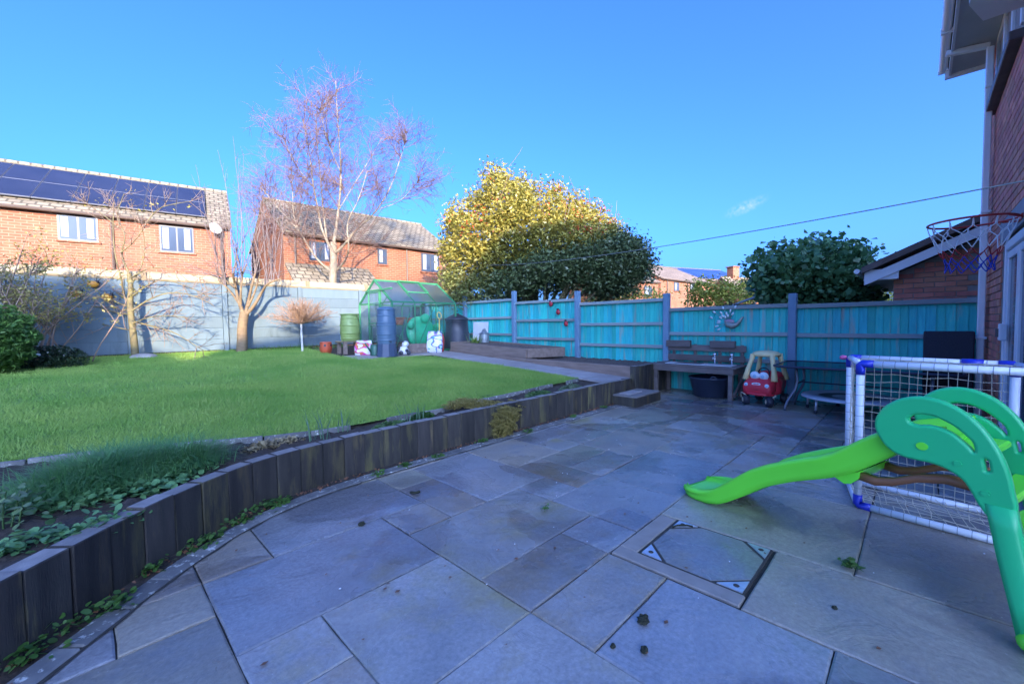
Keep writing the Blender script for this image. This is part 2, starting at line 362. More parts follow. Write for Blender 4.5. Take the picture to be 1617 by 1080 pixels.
def slab_mesh(w, d, mt):
    key = (round(w,3), round(d,3), mt.name)
    if key not in slabmesh:
        rr = random.Random(int(w*1000+d*77)); b = 0.009; top = []; 
        def edge(a, bb, n):                                       # slightly uneven hewn edge
            return [(a[0]+(bb[0]-a[0])*t/n + (rr.uniform(-1,1)*0.004 if 0 < t < n else 0), a[1]+(bb[1]-a[1])*t/n + (rr.uniform(-1,1)*0.004 if 0 < t < n else 0)) for t in range(n)]
        c = [(-w/2,-d/2),(w/2,-d/2),(w/2,d/2),(-w/2,d/2)]; out = []
        for j in range(4): out += edge(c[j], c[(j+1) % 4], 3)
        n = len(out); v = [(x, y, -0.035) for x, y in out] + [(x, y, -b*0.6) for x, y in out] + [(x*(1-2*b/w), y*(1-2*b/d), 0.0) for x, y in out]
        f = [tuple(range(2*n, 3*n))]
        for L in (0, 1):
            for j in range(n): f.append((L*n+j, L*n+(j+1) % n, (L+1)*n+(j+1) % n, (L+1)*n+j))
        me = bpy.data.meshes.new('flagstone'); me.from_pydata(v, [], f); me.update(); me.materials.append(mt); slabmesh[key] = me
    return slabmesh[key]
for (i0, i1, k0, k1) in rects:
    x0, x1, y0, y1 = XS(i0), XS(i1), YS(k0), YS(k1); cx, cy = (x0+x1)/2, (y0+y1)/2
    if min(curve_side(x, y) for x in (x0, x1) for y in (y0, y1)) > 0.02 or y1 < -0.7 or x0 > 9.1: continue
    g = rs.uniform(0.004, 0.009)
    mt_s = BUFF if (i0,i1,k0,k1) in ((0,1,7,9),(-1,0,6,7),(5,7,-2,1),(7,10,0,3),(4,5,8,9)) else (SLATE if (i0,i1,k0,k1) in ((0,3,5,7),(1,4,7,9),(6,8,3,5),(8,11,3,5)) else rs.choice((STONE,STONE,SLATE,SLATE,BUFF)))
    o = link('flagstone', slab_mesh(x1-x0-g, y1-y0-g, mt_s), mt_s, patio, loc=(cx, cy, rs.uniform(-0.003, 0.002)))
    o.rotation_euler = (rs.uniform(-1,1)*0.0035, rs.uniform(-1,1)*0.0035, 0)
# edging blocks between slabs and sleeper wall
E0 = resample([(p.x, p.y) for p in CURVE], 0.262)
for a, b in zip(E0[:-1], E0[1:]):
    d = b-a; nrm = Vector((d.y, -d.x, 0)).normalized(); c = (a+b)/2 + nrm*0.155; L = d.length
    if c.x > 6.62: continue
    o = MB().cham((0,0,0), (L-0.008+nrm.dot(Vector((0,0,0))), 0.125, 0.05), 0.008).build('edging_block', SETT, patio, loc=(c.x, c.y, -0.009+rs.uniform(-0.002,0.003)))
    o.rotation_euler = (rs.uniform(-1,1)*0.01, rs.uniform(-1,1)*0.01, math.atan2(d.y, d.x))
# dirt line between edging and wall
V = []; 
for i in range(0, len(CURVE)-1, 1):
    a = CURVE[i]; d = (CURVE[i+1]-a).normalized(); nrm = Vector((d.y, -d.x, 0)); V += [tuple(a - nrm*0.02 + Vector((0,0,0.011))), tuple(a + nrm*(0.095+0.02*math.sin(i*1.7)) + Vector((0,0,0.004)))]
V2 = []
for i in range(0, len(CURVE)-1):
    a = CURVE[i]; d = (CURVE[i+1]-a).normalized(); nrm = Vector((d.y, -d.x, 0)); V2 += [tuple(a + nrm*0.20 + Vector((0,0,0.0045))), tuple(a + nrm*(0.236+0.006*math.sin(i*0.9)) + Vector((0,0,0.0045)))]
    if a.x > 6.5: break
struct(MB().add(V2, [(2*i, 2*i+1, 2*i+3, 2*i+2) for i in range(len(V2)//2-1)]).build('joint_strip', MORTAR, patio))
struct(MB().add(V, [(2*i, 2*i+1, 2*i+3, 2*i+2) for i in range(len(V)//2-1)]).build('dirt_strip', SOIL, patio))

# ---- inspection cover
cov = empty('inspection_cover', (2.71, 1.035, 0)); tag(cov, 'stone-filled square inspection cover with steel corner plates set in the patio', 'manhole cover')
STEEL = MAT('galvanised_steel', (0.42,0.46,0.50), (0.60,0.64,0.68), scale=20, rough=0.45, metal=0.6)
BORDER = MAT('concrete_border', (0.23,0.205,0.18), (0.31,0.275,0.24), scale=9, rough=0.62, bump=0.003, bscale=30)
MB().cham((-0.305,0.0,-0.017), (0.112,0.765,0.036), 0.006).build('border_strip', BORDER, cov)
MB().cham((0.062,0.322,-0.017), (0.615,0.125,0.036), 0.006).build('border_strip', BORDER, cov)
MB().box((0.062,-0.06,-0.012), (0.625,0.63,0.02)).build('recess_tray', MORTAR, cov)
a = 0.30; c = 0.155; px, py = 0.062, -0.065
oct_ = [(-a+c+.01,-a),(a-c-.01,-a),(a,-a+c+.01),(a,a-c-.01),(a-c-.01,a),(-a+c+.01,a),(-a,a-c-.01),(-a,-a+c+.01)]
MB().prism(oct_, lambda p: (px+p[0], py+p[1], -0.03), lambda p: (px+p[0]*0.99, py+p[1]*0.99, 0.001)).build('stone_infill', STONE, cov)
for sx, sy in ((-1,-1),(1,-1),(1,1),(-1,1)):
    tri = [(sx*a, sy*a), (sx*(a-c+0.02), sy*a), (sx*a, sy*(a-c+0.02))]
    if sx*sy < 0: tri = tri[::-1]
    t = MB().prism(tri, lambda p: (px+p[0], py+p[1], -0.02), lambda p: (px+p[0]*0.992, py+p[1]*0.992, 0.004)).build('corner_plate', STEEL, cov)
    MB().lathe([(0.017,0),(0.015,0.002)], 10, (px+sx*(a-0.045), py+sy*(a-0.045), 0.0045)).build('key_hole', MORTAR, t)

# ---- sleeper retaining wall
rw = empty('retaining_wall', (3.0, 4.05, 0)); tag(rw, 'curved low retaining wall of dark upright timber sleepers along the patio edge', 'retaining wall')
S0 = resample([(p.x, p.y) for p in CURVE], 0.212)
def sleeper(a, b, h, parent=rw):
    d = b-a; nrm = Vector((-d.y, d.x, 0)).normalized(); c = (a+b)/2 + nrm*(0.062+rs.uniform(-0.004,0.006)) - Vector((3.0,4.05,0))
    L = d.length-0.004; hh = h + rs.uniform(-0.006, 0.008)
    m = MB().cham((0,0,hh/2-0.02), (L, 0.125, hh+0.04), 0.006)
    me = bpy.data.meshes.new('sleeper'); me.from_pydata(m.v, [], m.f); me.update(); me.materials.append(SLEEPER); me.materials.append(SLEEPERTOP)
    for p in me.polygons:
        if p.normal.z > 0.9: p.material_index = 1
    o = link('sleeper', me, SLEEPER, parent, loc=(c.x, c.y, 0)); o.rotation_euler = (rs.uniform(-1,1)*0.008, rs.uniform(-1,1)*0.006, math.atan2(d.y, d.x))
for a, b in zip(S0[:-1], S0[1:]): sleeper(a, b, 0.40)
for j in range(9): sleeper(Vector((7.61+0.17*j, 4.03, 0)), Vector((7.61+0.17*(j+1), 4.03, 0)), 0.615)

# ---- terrace soil behind the wall (one lumpy sheet) and soil of the fence bed
def sheet(name, xs, ys, zf, keep, mat, amp, seed=1):
    rg = np.random.default_rng(seed); nx, ny = len(xs), len(ys); V = []; 
    nz = rg.normal(0, amp, (nx, ny))
    for i in range(nx):
        for j in range(ny): V.append((xs[i], ys[j], zf(xs[i], ys[j])+nz[i, j]))
    F = [(i*ny+j, (i+1)*ny+j, (i+1)*ny+j+1, i*ny+j+1) for i in range(nx-1) for j in range(ny-1) if keep((xs[i]+xs[i+1])/2, (ys[j]+ys[j+1])/2)]
    return npmesh(name, V, F, mat, smooth=True)
struct(sheet('soil_bed', np.arange(-3.0, 7.75, 0.07), np.arange(1.2, 6.3, 0.07), lambda x, y: lawn_z(y)-0.035, lambda x, y: curve_side(x, y) > 0.06 and x < 7.62, SOIL, 0.013))
struct(MB().add([(-9,5.9,lawn_z(5.9)-0.04),(9.2,5.9,lawn_z(5.9)-0.04),(9.2,13.7,lawn_z(13.7)-0.04),(-9,13.7,lawn_z(13.7)-0.04)], [(0,1,2,3)]).build('garden_soil', SOIL))
struct(sheet('bed_soil', np.arange(7.66, 9.3, 0.06), np.arange(4.1, 7.3, 0.06), lambda x, y: 0.555+0.01*(y-4), lambda x, y: True, BARKCHIP, 0.012, 5))

# ---- lawn
LEDGE = [(-7.0,6.2),(-2.0,5.75),(-0.9,5.45),(-0.27,5.2),(0.3,5.05),(0.86,4.84),(1.22,4.67),(1.67,4.54),(2.18,4.5),(2.71,4.5),(3.25,4.49),(4.17,4.58),(5.39,4.67),(6.15,4.70),(6.70,4.74)]
LPOLY = LEDGE + [(6.72,7.0),(6.5,9.2),(6.2,9.62),(4.9,9.8),(4.55,10.6),(4.6,13.45),(-7,13.45)]
lawn = struct(MB().add([(x, y, lawn_z(y)) for x, y in LPOLY], [tuple(range(len(LPOLY)))]).build('lawn', GRASSBASE))
def inpoly(P, poly):
    x, y = P[:,0], P[:,1]; ins = np.zeros(len(P), bool); n = len(poly)
    for i in range(n):
        x1, y1 = poly[i]; x2, y2 = poly[(i+1) % n]
        c = ((y1 > y) != (y2 > y)) & (x < (x2-x1)*(y-y1)/(y2-y1+1e-12)+x1); ins ^= c
    return ins
GBLADE = LEAF('grass_blade', (0.17,0.34,0.06), (0.31,0.45,0.10), rough=0.55, trl=0.3, scale=0.9)
def blades(name, P, h, wd, mat, parent=None, lean=0.5, hv=0.4):
    n = len(P); a = RNG.uniform(0, 2*np.pi, n); hh = h*(1+RNG.uniform(-hv, hv, n)); ln = RNG.uniform(0, lean, n)*hh; la = RNG.uniform(0, 2*np.pi, n)
    V = np.empty((n, 3, 3)); dx = np.cos(a)*wd/2; dy = np.sin(a)*wd/2
    V[:,0] = P + np.stack([dx, dy, 0*dx], 1); V[:,1] = P - np.stack([dx, dy, 0*dx], 1); V[:,2] = P + np.stack([np.cos(la)*ln, np.sin(la)*ln, hh], 1)
    return npmesh(name, V.reshape(-1,3), np.arange(3*n).reshape(-1,3), mat, parent)
def lawn_pts(n, x0, x1, y0, y1):
    P = np.stack([RNG.uniform(x0, x1, n), RNG.uniform(y0, y1, n)], 1); P = P[inpoly(P, LPOLY)]
    return np.c_[P, 0.38+0.053*np.maximum(0, P[:,1]-4.2)-0.004]
gp = np.concatenate([lawn_pts(150000, -2.5, 6.8, 4.4, 8.0), lawn_pts(140000, -4, 6.8, 8.0, 13.45)])
tn = lawn_pts(9000, -3.5, 6.8, 4.4, 13.4); ck = np.sin(tn[:,0]*2.1+1.3*np.sin(tn[:,1]*1.7))*np.cos(tn[:,1]*1.9+tn[:,0]); tn = tn[ck > 0.15]
tg = np.repeat(tn, 5, 0)+np.c_[RNG.normal(0,0.018,(len(tn)*5,2)), np.zeros(len(tn)*5)]
struct(blades('grass_tufts', tg, 0.075, 0.008, LEAF('tuft_blade', (0.19,0.35,0.07), (0.36,0.46,0.13), rough=0.55, trl=0.3, scale=1.4), lean=0.9), 'stuff', 'longer tufts of grass scattered through the lawn')
struct(blades('lawn_grass', gp, 0.040, 0.009, GBLADE, lean=1.2), 'stuff', 'short green lawn grass behind the planting strip')
# lawn edging stones
LK = resample(LEDGE, 0.42)
for j, (a_, b_) in enumerate(zip(LK[:-1], LK[1:])):
    if a_.x < -1.2 or j % 9 == 4: continue
    d = b_-a_; c = (a_+b_)/2; z = lawn_z(c.y)
    o = MB().cham((0,0,0), (d.length-0.012, 0.030, 0.12), 0.006).build('edging_strip', SETT, lawn, loc=(c.x, c.y-0.02, z-0.047+rs.uniform(-0.008,0.01)), rz=math.atan2(d.y, d.x)+rs.uniform(-0.03,0.03))

# ---- raised path of slabs beside the fence bed, and the paved corner by the greenhouse
PATHSTONE = MAT('path_slab', (0.27,0.245,0.235), (0.37,0.335,0.32), scale=3, rough=0.6, bump=0.003, bscale=14, rnd=0.14)
path = struct(MB().add([(6.70,4.15,lawn_z(4.15)-0.02),(7.62,4.15,lawn_z(4.15)-0.02),(7.62,10.6,lawn_z(10.6)-0.02),(6.70,10.6,lawn_z(10.6)-0.02)], [(0,1,2,3)]).build('path', MORTAR))
def pslab(x0, x1, y0, y1):
    yc = (y0+y1)/2; o = MB().cham((0,0,0), (x1-x0-0.012, y1-y0-0.012, 0.04), 0.006).build('path_slab', PATHSTONE, path, loc=((x0+x1)/2, yc, lawn_z(yc)-0.003+rs.uniform(-0.003,0.003)))
    o.rotation_euler = (math.atan(0.053) if yc > 4.3 else 0, 0, 0)
y = 4.16
while y < 9.7:
    s = rs.uniform(0.33, 0.6); 
    if rs.random() < 0.5: pslab(6.72, 7.6, y, y+s)
    else: m_ = rs.uniform(7.0, 7.3); pslab(6.72, m_, y, y+s); pslab(m_, 7.6, y, y+s)
    y += s
x = 4.62
while x < 7.5:
    s = rs.uniform(0.4, 0.62); pslab(x, min(x+s, 7.6), 9.75, 10.2); pslab(x, min(x+s, 7.6), 10.2, 10.62); x += s

# ---- step
st = empty('step', (7.18, 3.78, 0)); tag(st, 'low dark timber step with a grey slab top against the sleeper wall', 'step')
MB().cham((0,-0.225,0.08), (0.95,0.05,0.16), 0.005).build('front_board', SLEEPER, st)
MB().cham((-0.45,0.02,0.08), (0.05,0.435,0.16), 0.005).build('side_board', SLEEPER, st)
MB().cham((0.45,0.02,0.08), (0.05,0.435,0.16), 0.005).build('side_board', SLEEPER, st)
MB().cham((0,0.0,0.168), (0.93,0.47,0.03), 0.006).build('top_board', SLEEPERTOP, st)
MB().cham((-0.12,0.05,0.192), (0.46,0.22,0.018), 0.004).build('slab', PATHSTONE, st)

# ---- fence-side beds
fb = empty('bed_edging', (7.64, 7.1, 0.5)); tag(fb, 'long brown timber board edging of the bed along the fence', 'bed edging')
def hb(y0, y1, z0, z1, h, name='board', x=7.645, th=0.05, par=fb):
    a = Vector((x, y0, z0-h/2)) - par.location; b = Vector((x, y1, z1-h/2)) - par.location
    MB().bar(a, b, th, h, up=(0,0,1), ch=0.005).build(name, BEDTIMBER, par)
hb(4.10, 6.99, 0.612, 0.63, 0.26); hb(7.0, 10.1, 0.632, 0.76, 0.27)
rb = empty('raised_bed', (8.2, 8.5, 0.6)); tag(rb, 'upper brown timber planter box of soil standing on the fence bed', 'raised bed')
hb(7.0, 10.05, 0.875, 0.985, 0.235, par=rb, x=7.66)
for p, q in (((7.66,6.98,0.755),(8.72,6.62,0.755)), ((7.66,10.07,0.865),(8.95,10.07,0.865))):
    MB().bar(Vector(p)-rb.location, Vector(q)-rb.location, 0.045, 0.235, ch=0.005).build('board', BEDTIMBER, rb)
MB().bar(Vector((8.74,6.64,0.755))-rb.location, Vector((8.95,10.05,0.865))-rb.location, 0.045, 0.235, ch=0.005).build('board', BEDTIMBER, rb)
sb = sheet('soil', np.arange(7.68, 8.95, 0.06), np.arange(6.7, 10.05, 0.06), lambda x, y: 0.83+0.036*(y-7), lambda x, y: (y-6.98) > -0.34*(x-7.66)+0.02 and x < 8.72+(y-6.6)*0.06, BARKCHIP, 0.012, 6)
sb.parent = rb; sb.location = -rb.location
# ================================================================== back wall of concrete sections
WY = 13.6
WALLP = MAT('grey_painted_concrete', (0.10,0.145,0.175), (0.13,0.178,0.21), scale=1.6, rough=0.75, bump=0.002, bscale=30, rnd=0.09, stretch=(2.2,2.2,0.45), c3=(0.070,0.10,0.11), s3=1.6, t3=(0.55,0.80))
CREAM = MAT('cream_weathered_board', (0.42,0.36,0.25), (0.32,0.265,0.18), scale=3, rough=0.85, bump=0.004, bscale=30, rnd=0.1, stretch=(1,1,4))
CREAMD = MAT('sawn_capping', (0.25,0.20,0.12), (0.19,0.15,0.09), scale=4, rough=0.85, bump=0.004, bscale=30)
gw = empty('garden_wall', (2.0, WY, 0.8)); tag(gw, 'blue-grey painted sectional concrete wall across the back of the garden', 'wall')
PX = [x for x in np.arange(-12.75, 10, 1.93)]
for x in PX:
    MB().cham((0,0,0), (0.11,0.10,2.0), 0.008).build('post', WALLP, gw, loc=(x-2.0, -0.03, 1.80-0.8+0.02-0.12))
for a_, b_ in zip(PX[:-1], PX[1:]):
    for r_ in range(6):
        MB().cham((0,0,0), (b_-a_-0.12, 0.05, 0.2945), 0.007).build('panel', WALLP, gw, loc=((a_+b_)/2-2.0, rs.uniform(-0.003,0.003), 0.9+0.15+0.297*r_-0.8))
MB().box((-1.4,0.045,1.0), (22.5,0.04,1.84)).build('backing', MORTAR, gw)
# neighbour's pale boarding showing over the wall
nb_ = empty('boundary_boarding', (2.0, WY+0.16, 1.0)); tag(nb_, 'pale cream weathered boards and capping rising just above the grey wall', 'fence')
for a_, b_ in zip(PX[:-1], PX[1:]):
    MB().cham((0,0,0), (b_-a_-0.02, 0.03, 0.34), 0.004).build('board', CREAM, nb_, loc=((a_+b_)/2-2.0+0.3, 0, 1.73+rs.uniform(-0.01,0.01)))
    MB().cham((0,0,0), (b_-a_-0.004, 0.13, 0.05), 0.006).build('capping', CREAMD, nb_, loc=((a_+b_)/2-2.0, -0.13, 1.705))
    MB().cham((0,0,0), (0.10, 0.07, 0.37), 0.006).build('post', CREAMD, nb_, loc=(a_-2.0+0.3, -0.03, 1.735))

# ================================================================== turquoise fence
FX = 9.2
TEAL = MAT('turquoise_weathered_board', (0.025,0.47,0.47), (0.050,0.59,0.54), scale=5, rough=0.62, bump=0.004, bscale=22, rnd=0.16, hrnd=0.02,
           stretch=(6,6,0.7), c3=(0.36,0.345,0.29), s3=1.25, t3=(0.53,0.70))
RAIL = MAT('weathered_rail', (0.20,0.30,0.32), (0.30,0.32,0.30), scale=4, rough=0.75, bump=0.005, bscale=30, rnd=0.15, stretch=(5,0.8,5))
POSTM = MAT('blue_grey_post', (0.13,0.235,0.34), (0.165,0.275,0.38), scale=5, rough=0.7, bump=0.003, bscale=30, rnd=0.1, stretch=(5,5,1))
fence = empty('fence', (FX, 5, 0)); tag(fence, 'stepped turquoise close-board fence with grey rails and blue-grey posts', 'fence')
POSTS = [(-3.1,1.95),(-0.66,1.95),(1.695,1.985),(4.09,2.13),(6.52,2.34),(8.86,2.49),(11.22,2.47),(13.5,2.5)]
TOPS = [1.76,1.785,1.805,2.03,2.155,2.27,2.28]
BOT = [-0.04,-0.04,-0.04,0.44,0.55,0.66,0.80]
for j, (py_, pz) in enumerate(POSTS):
    if j < 2: continue
    b0 = max(BOT[min(j-1,6)]-0.25, -0.05)
    MB().cham((0,0,0), (0.13,0.13,pz-b0), 0.012).build('post', POSTM, fence, loc=(-0.035, py_-5, (pz+b0)/2))
_bm = {}
for j in range(1, 7):
    y0, y1 = POSTS[j][0]+0.03, POSTS[j+1][0]-0.03; T = TOPS[j]; B = BOT[j]
    n = int(round((y1-y0)/0.108)); wv = [rs.uniform(0.085,0.125) for _ in range(n)]; s = (y1-y0)/sum(wv); yy = y0
    for wd in wv:
        wd *= s; yc = yy+wd/2; yy += wd; ht = T-B-0.02; key = (round(wd,2), j)
        if key not in _bm:
            w2 = wd+0.012; m = MB()                                # feather-edged board: thick on one long edge
            m.add([(-0.004,-w2/2,-ht/2),(0.012,-w2/2,-ht/2),(0.012,w2/2,-ht/2),(0.004,w2/2,-ht/2),(-0.004,-w2/2,ht/2),(0.012,-w2/2,ht/2),(0.012,w2/2,ht/2),(0.004,w2/2,ht/2)],
                  [(0,3,2,1),(4,5,6,7),(0,1,5,4),(1,2,6,5),(2,3,7,6),(3,0,4,7)])
            me = bpy.data.meshes.new('board'); me.from_pydata(m.v, [], m.f); me.update(); me.materials.append(TEAL); _bm[key] = me
        o = link('board', _bm[key], TEAL, fence, loc=(0.035+rs.uniform(-0.002,0.003), yc-5, B+ht/2-rs.uniform(0,0.012))); o.rotation_euler = (rs.uniform(-1,1)*0.004, 0, -0.05+rs.uniform(-0.015,0.015))
    for q, zz in enumerate((T-0.035, T-0.575, T-1.10)):
        if zz < B+0.1: continue
        MB().bar((0.0,y0-5,zz), (0.0,y1-5,zz+rs.uniform(-0.008,0.008)), 0.07 if q else 0.10, 0.075, ch=0.006).build('rail', RAIL, fence)
# ================================================================== own house on the right
HY = -0.70
BRK = BRICK('house_brick', (0.50,0.20,0.14), (0.58,0.26,0.18), (0.33,0.30,0.27), 0.285, 0.095)
UPVC = MAT('white_upvc', (0.82,0.82,0.83), (0.78,0.78,0.80), scale=3, rough=0.35)
SOFF = MAT('soffit_board', (0.58,0.56,0.54), (0.50,0.49,0.47), scale=2, rough=0.6)
TILE = MAT('brown_roof_tile', (0.14,0.10,0.085), (0.20,0.15,0.125), scale=5, rough=0.8, bump=0.01, bscale=10)
DGLASS = MAT('window_glass', (0.05,0.07,0.11), rough=0.10, spec=0.10)
SILL = MAT('dark_sill', (0.10,0.075,0.07), (0.14,0.105,0.095), scale=9, rough=0.6)
MORT2 = MAT('brick_mortar', (0.27,0.24,0.22), (0.34,0.31,0.28), scale=25, rough=0.95)
BRICKP = MAT('red_brick', (0.50,0.17,0.115), (0.62,0.245,0.165), scale=6, rough=0.85, bump=0.004, bscale=60, rnd=0.22, hrnd=0.012)
house = empty('house', (9.75, HY, 0)); tag(house, 'red brick house wall with white patio doors, downpipe and deep eaves at the right edge', 'house')
hl = lambda x, y, z: (x-9.75, y-HY, z)
def hbx(name, x0, x1, y0, y1, z0, z1, m, par=house, ch=0.0):
    c = hl((x0+x1)/2, (y0+y1)/2, (z0+z1)/2); d = (x1-x0, y1-y0, z1-z0)
    b = MB(); b.cham(c, d, ch) if ch else b.box(c, d)
    return b.build(name, m, par)
# walls: brick shell behind the courses, door opening X 5.0-7.95
wv = MB()
for x0, x1, z0, z1 in ((4.6,5.0,-0.2,2.42),):
    wv.box(hl((x0+x1)/2, HY-0.14, (z0+z1)/2), (x1-x0-0.001, 0.25, z1-z0-0.001))
wv.box(hl(9.62, -5.0, 2.6), (0.25, 8.3, 5.62)); wv.box(hl(4.73, -5.0, 2.6), (0.25, 8.3, 5.62)); wv.box(hl(7.2, -9.2, 2.6), (5.0, 0.25, 5.62))
wv.add([hl(9.745,-0.70,5.42), hl(9.745,-9.3,5.42), hl(9.745,-5.0,8.1), hl(9.5,-0.70,5.42), hl(9.5,-9.3,5.42), hl(9.5,-5.0,8.1)], [(0,1,2),(5,4,3),(0,2,5,3),(1,4,5,2),(0,3,4,1)])
wv.add([hl(4.605,-0.70,5.42), hl(4.605,-9.3,5.42), hl(4.605,-5.0,8.1), hl(4.8,-0.70,5.42), hl(4.8,-9.3,5.42), hl(4.8,-5.0,8.1)], [(2,1,0),(3,4,5),(0,3,5,2),(1,2,5,4),(0,1,4,3)])
wv.build('wall', BRK, house)
# real bricks on the strip by the downpipe
bmesh_ = None; rest = MB(); cnt = 0; row = 0; z = 0.02
mb = MB().cham((0,0,0), (0.272,0.02,0.083), 0.004); me_b = bpy.data.meshes.new('brick'); me_b.from_pydata(mb.v, [], mb.f); me_b.update(); me_b.materials.append(BRICKP)
mh = MB().cham((0,0,0), (0.128,0.02,0.083), 0.004); me_h = bpy.data.meshes.new('brick'); me_h.from_pydata(mh.v, [], mh.f); me_h.update(); me_h.materials.append(BRICKP)
allb = []
while z < 5.36:
    x = 5.3 + (0.1425 if row % 2 else 0)
    while x < 9.72:
        x1 = min(x+0.272, 9.75); xx = x
        if z < 2.67 and xx < 7.97 < x1: xx = 7.97
        if not (z < 2.67 and x1 <= 7.98) and not (z+0.083 > 4.39 and x1 > 6.92 and xx < 9.29) and x1-xx > 0.06: allb.append((xx, x1, z))
        x += 0.285
    z += 0.095; row += 1
allb.sort(key=lambda b: b[0]**2 + (b[2]-1.5)**2 if b[0] > 6.3 else 1e3+b[0])
rest = MB()
for k_, (x0, x1, z) in enumerate(allb):
    L = x1-x0
    if k_ < 290 and abs(L-0.272) < 0.01: link('brick', me_b, BRICKP, house, loc=hl((x0+x1)/2, HY-0.008+rs.uniform(-0.001,0.002), z+0.042))
    elif k_ < 290: MB().cham((0,0,0), (L,0.02,0.083), 0.004).build('brick', BRICKP, house, loc=hl((x0+x1)/2, HY-0.008, z+0.042))
    else: rest.cham(hl((x0+x1)/2, HY-0.008+rs.uniform(-0.001,0.002), z+0.042), (L,0.02,0.083), 0.004)
BRICKI = BRICKP.copy(); BRICKI.name = 'red_brick_course'
_oi = [n for n in BRICKI.node_tree.nodes if n.type == 'OBJECT_INFO'][0]; _ge = BRICKI.node_tree.nodes.new('ShaderNodeNewGeometry')
for lk in list(_oi.outputs['Random'].links): BRICKI.node_tree.links.new(_ge.outputs['Random Per Island'], lk.to_socket)
struct(rest.build('brickwork', BRICKI, house), 'stuff')
MB().box(hl(8.85, HY-0.14, 2.61), (1.8, 0.25, 5.62)).box(hl(6.27, HY-0.14, 3.92), (3.34, 0.25, 3.0)).build('mortar_backing', MORT2, house)
# patio door
dr = hbx('patio_door', 5.0, 7.94, HY-0.10, HY-0.03, 0.02, 0.16, UPVC)
for x0, x1, z0, z1 in ((7.85,7.94,0.16,2.40),(5.0,7.85,2.30,2.40),(5.0,5.1,0.16,2.3)): hbx('door_frame', x0, x1, HY-0.10, HY-0.02, z0, z1, UPVC, dr, 0.006)
for x0, x1 in ((7.02,7.83),(6.2,7.0),(5.1,6.18)):
    for a_, b_, c_, d_ in ((x0,x0+0.09,0.18,2.28),(x1-0.09,x1,0.18,2.28),(x0+0.09,x1-0.09,0.18,0.28),(x0+0.09,x1-0.09,2.19,2.28)): hbx('leaf_frame', a_, b_, HY-0.085, HY-0.035, c_, d_, UPVC, dr, 0.006)
    hbx('pane', x0+0.08, x1-0.08, HY-0.068, HY-0.058, 0.25, 2.22, DGLASS, dr)
hbx('door_sill', 5.0, 7.96, HY-0.02, HY+0.09, 0.03, 0.15, UPVC, dr, 0.01)
hk = hbx('latch_plate', 7.55, 7.68, HY-0.03, HY+0.035, 1.22, 1.42, UPVC, dr, 0.008)
hbx('latch', 7.60, 7.63, HY+0.03, HY+0.06, 1.26, 1.36, SILL, hk, 0.004)
hbx('lintel', 4.7, 8.1, HY-0.03, HY+0.008, 2.42, 2.66, MAT('concrete_lintel', (0.22,0.22,0.23), (0.28,0.28,0.29), scale=6, rough=0.8), house)
# upstairs window with sloping dark sill
wn = hbx('window', 7.0, 9.2, HY-0.09, HY-0.02, 4.50, 4.58, UPVC)
for x0, x1, z0, z1 in ((7.0,7.08,4.58,5.34),(9.12,9.2,4.58,5.34),(7.0,9.2,5.34,5.42),(7.7,7.78,4.58,5.34),(8.4,8.48,4.58,5.34)): hbx('frame', x0, x1, HY-0.08, HY+0.012, z0, z1, UPVC, wn, 0.005)
hbx('pane', 7.08, 9.12, HY-0.06, HY-0.045, 4.58, 5.34, MAT('net_curtain_glass', (0.45,0.48,0.52), (0.30,0.33,0.38), scale=4, rough=0.1, stretch=(8,1,0.2)), wn)
hbx('sill', 6.93, 9.28, HY-0.05, HY+0.10, 4.40, 4.50, SILL, wn, 0.008)
# bay window overhead, its underside in view
bw = MB(); bo = [(6.0,-0.70),(6.0,-0.36),(5.62,-0.25),(5.05,-0.25),(4.75,-0.36),(4.75,-0.70)]
sh = lambda p, k: (5.4+(p[0]-5.4)*k, -0.70+(p[1]+0.70)*k)
bw.prism(bo, lambda p: hl(*p, 4.27), lambda p: hl(*p, 4.36)); bw.prism(bo, lambda p: hl(*sh(p,0.93), 4.36), lambda p: hl(*sh(p,0.93), 4.46))
bw.prism([(5.8,-0.70),(5.8,-0.42),(5.5,-0.34),(5.1,-0.34),(4.9,-0.42),(4.9,-0.70)], lambda p: hl(*p, 4.255), lambda p: hl(*p, 4.30))
bb = bw.build('bay_window', UPVC, house)
MB().prism(bo, lambda p: hl(*sh(p,0.86), 4.46), lambda p: hl(*sh(p,0.86), 5.41)).build('glazing', DGLASS, bb)
# eaves: soffit, fascia, gutter, roof
hbx('soffit', 4.4, 9.93, HY-0.02, -0.27, 5.42, 5.45, SOFF)
hbx('fascia', 4.4, 9.93, -0.27, -0.24, 5.40, 5.60, UPVC)
gt = [(0.055*math.cos(t), 0.055*math.sin(t)) for t in np.linspace(math.pi, 2*math.pi, 9)]; gi = [(0.048*math.cos(t), 0.048*math.sin(t)) for t in np.linspace(2*math.pi, math.pi, 9)]
MB().prism(gt+gi, lambda p: hl(4.4, -0.18+p[0], 5.55+p[1]), lambda p: hl(10.0, -0.18+p[0], 5.55+p[1])).build('gutter', UPVC, house)
hbx('gutter_end', 10.0, 10.015, -0.24, -0.12, 5.485, 5.56, UPVC)
for xj in (8.6,): hbx('gutter_bracket', xj, xj+0.05, -0.245, -0.118, 5.48, 5.56, UPVC)
rf = MB(); 
rf.prism([(-0.18,5.60),(-5.0,8.30),(-9.85,5.60),(-9.85,5.48),(-5.0,8.16),(-0.18,5.50)], lambda p: hl(4.4, *p), lambda p: hl(9.98, *p)); rf.build('roof', TILE, house)
hbx('bargeboard', 9.93, 9.97, -0.70, -0.20, 5.36, 5.50, UPVC)
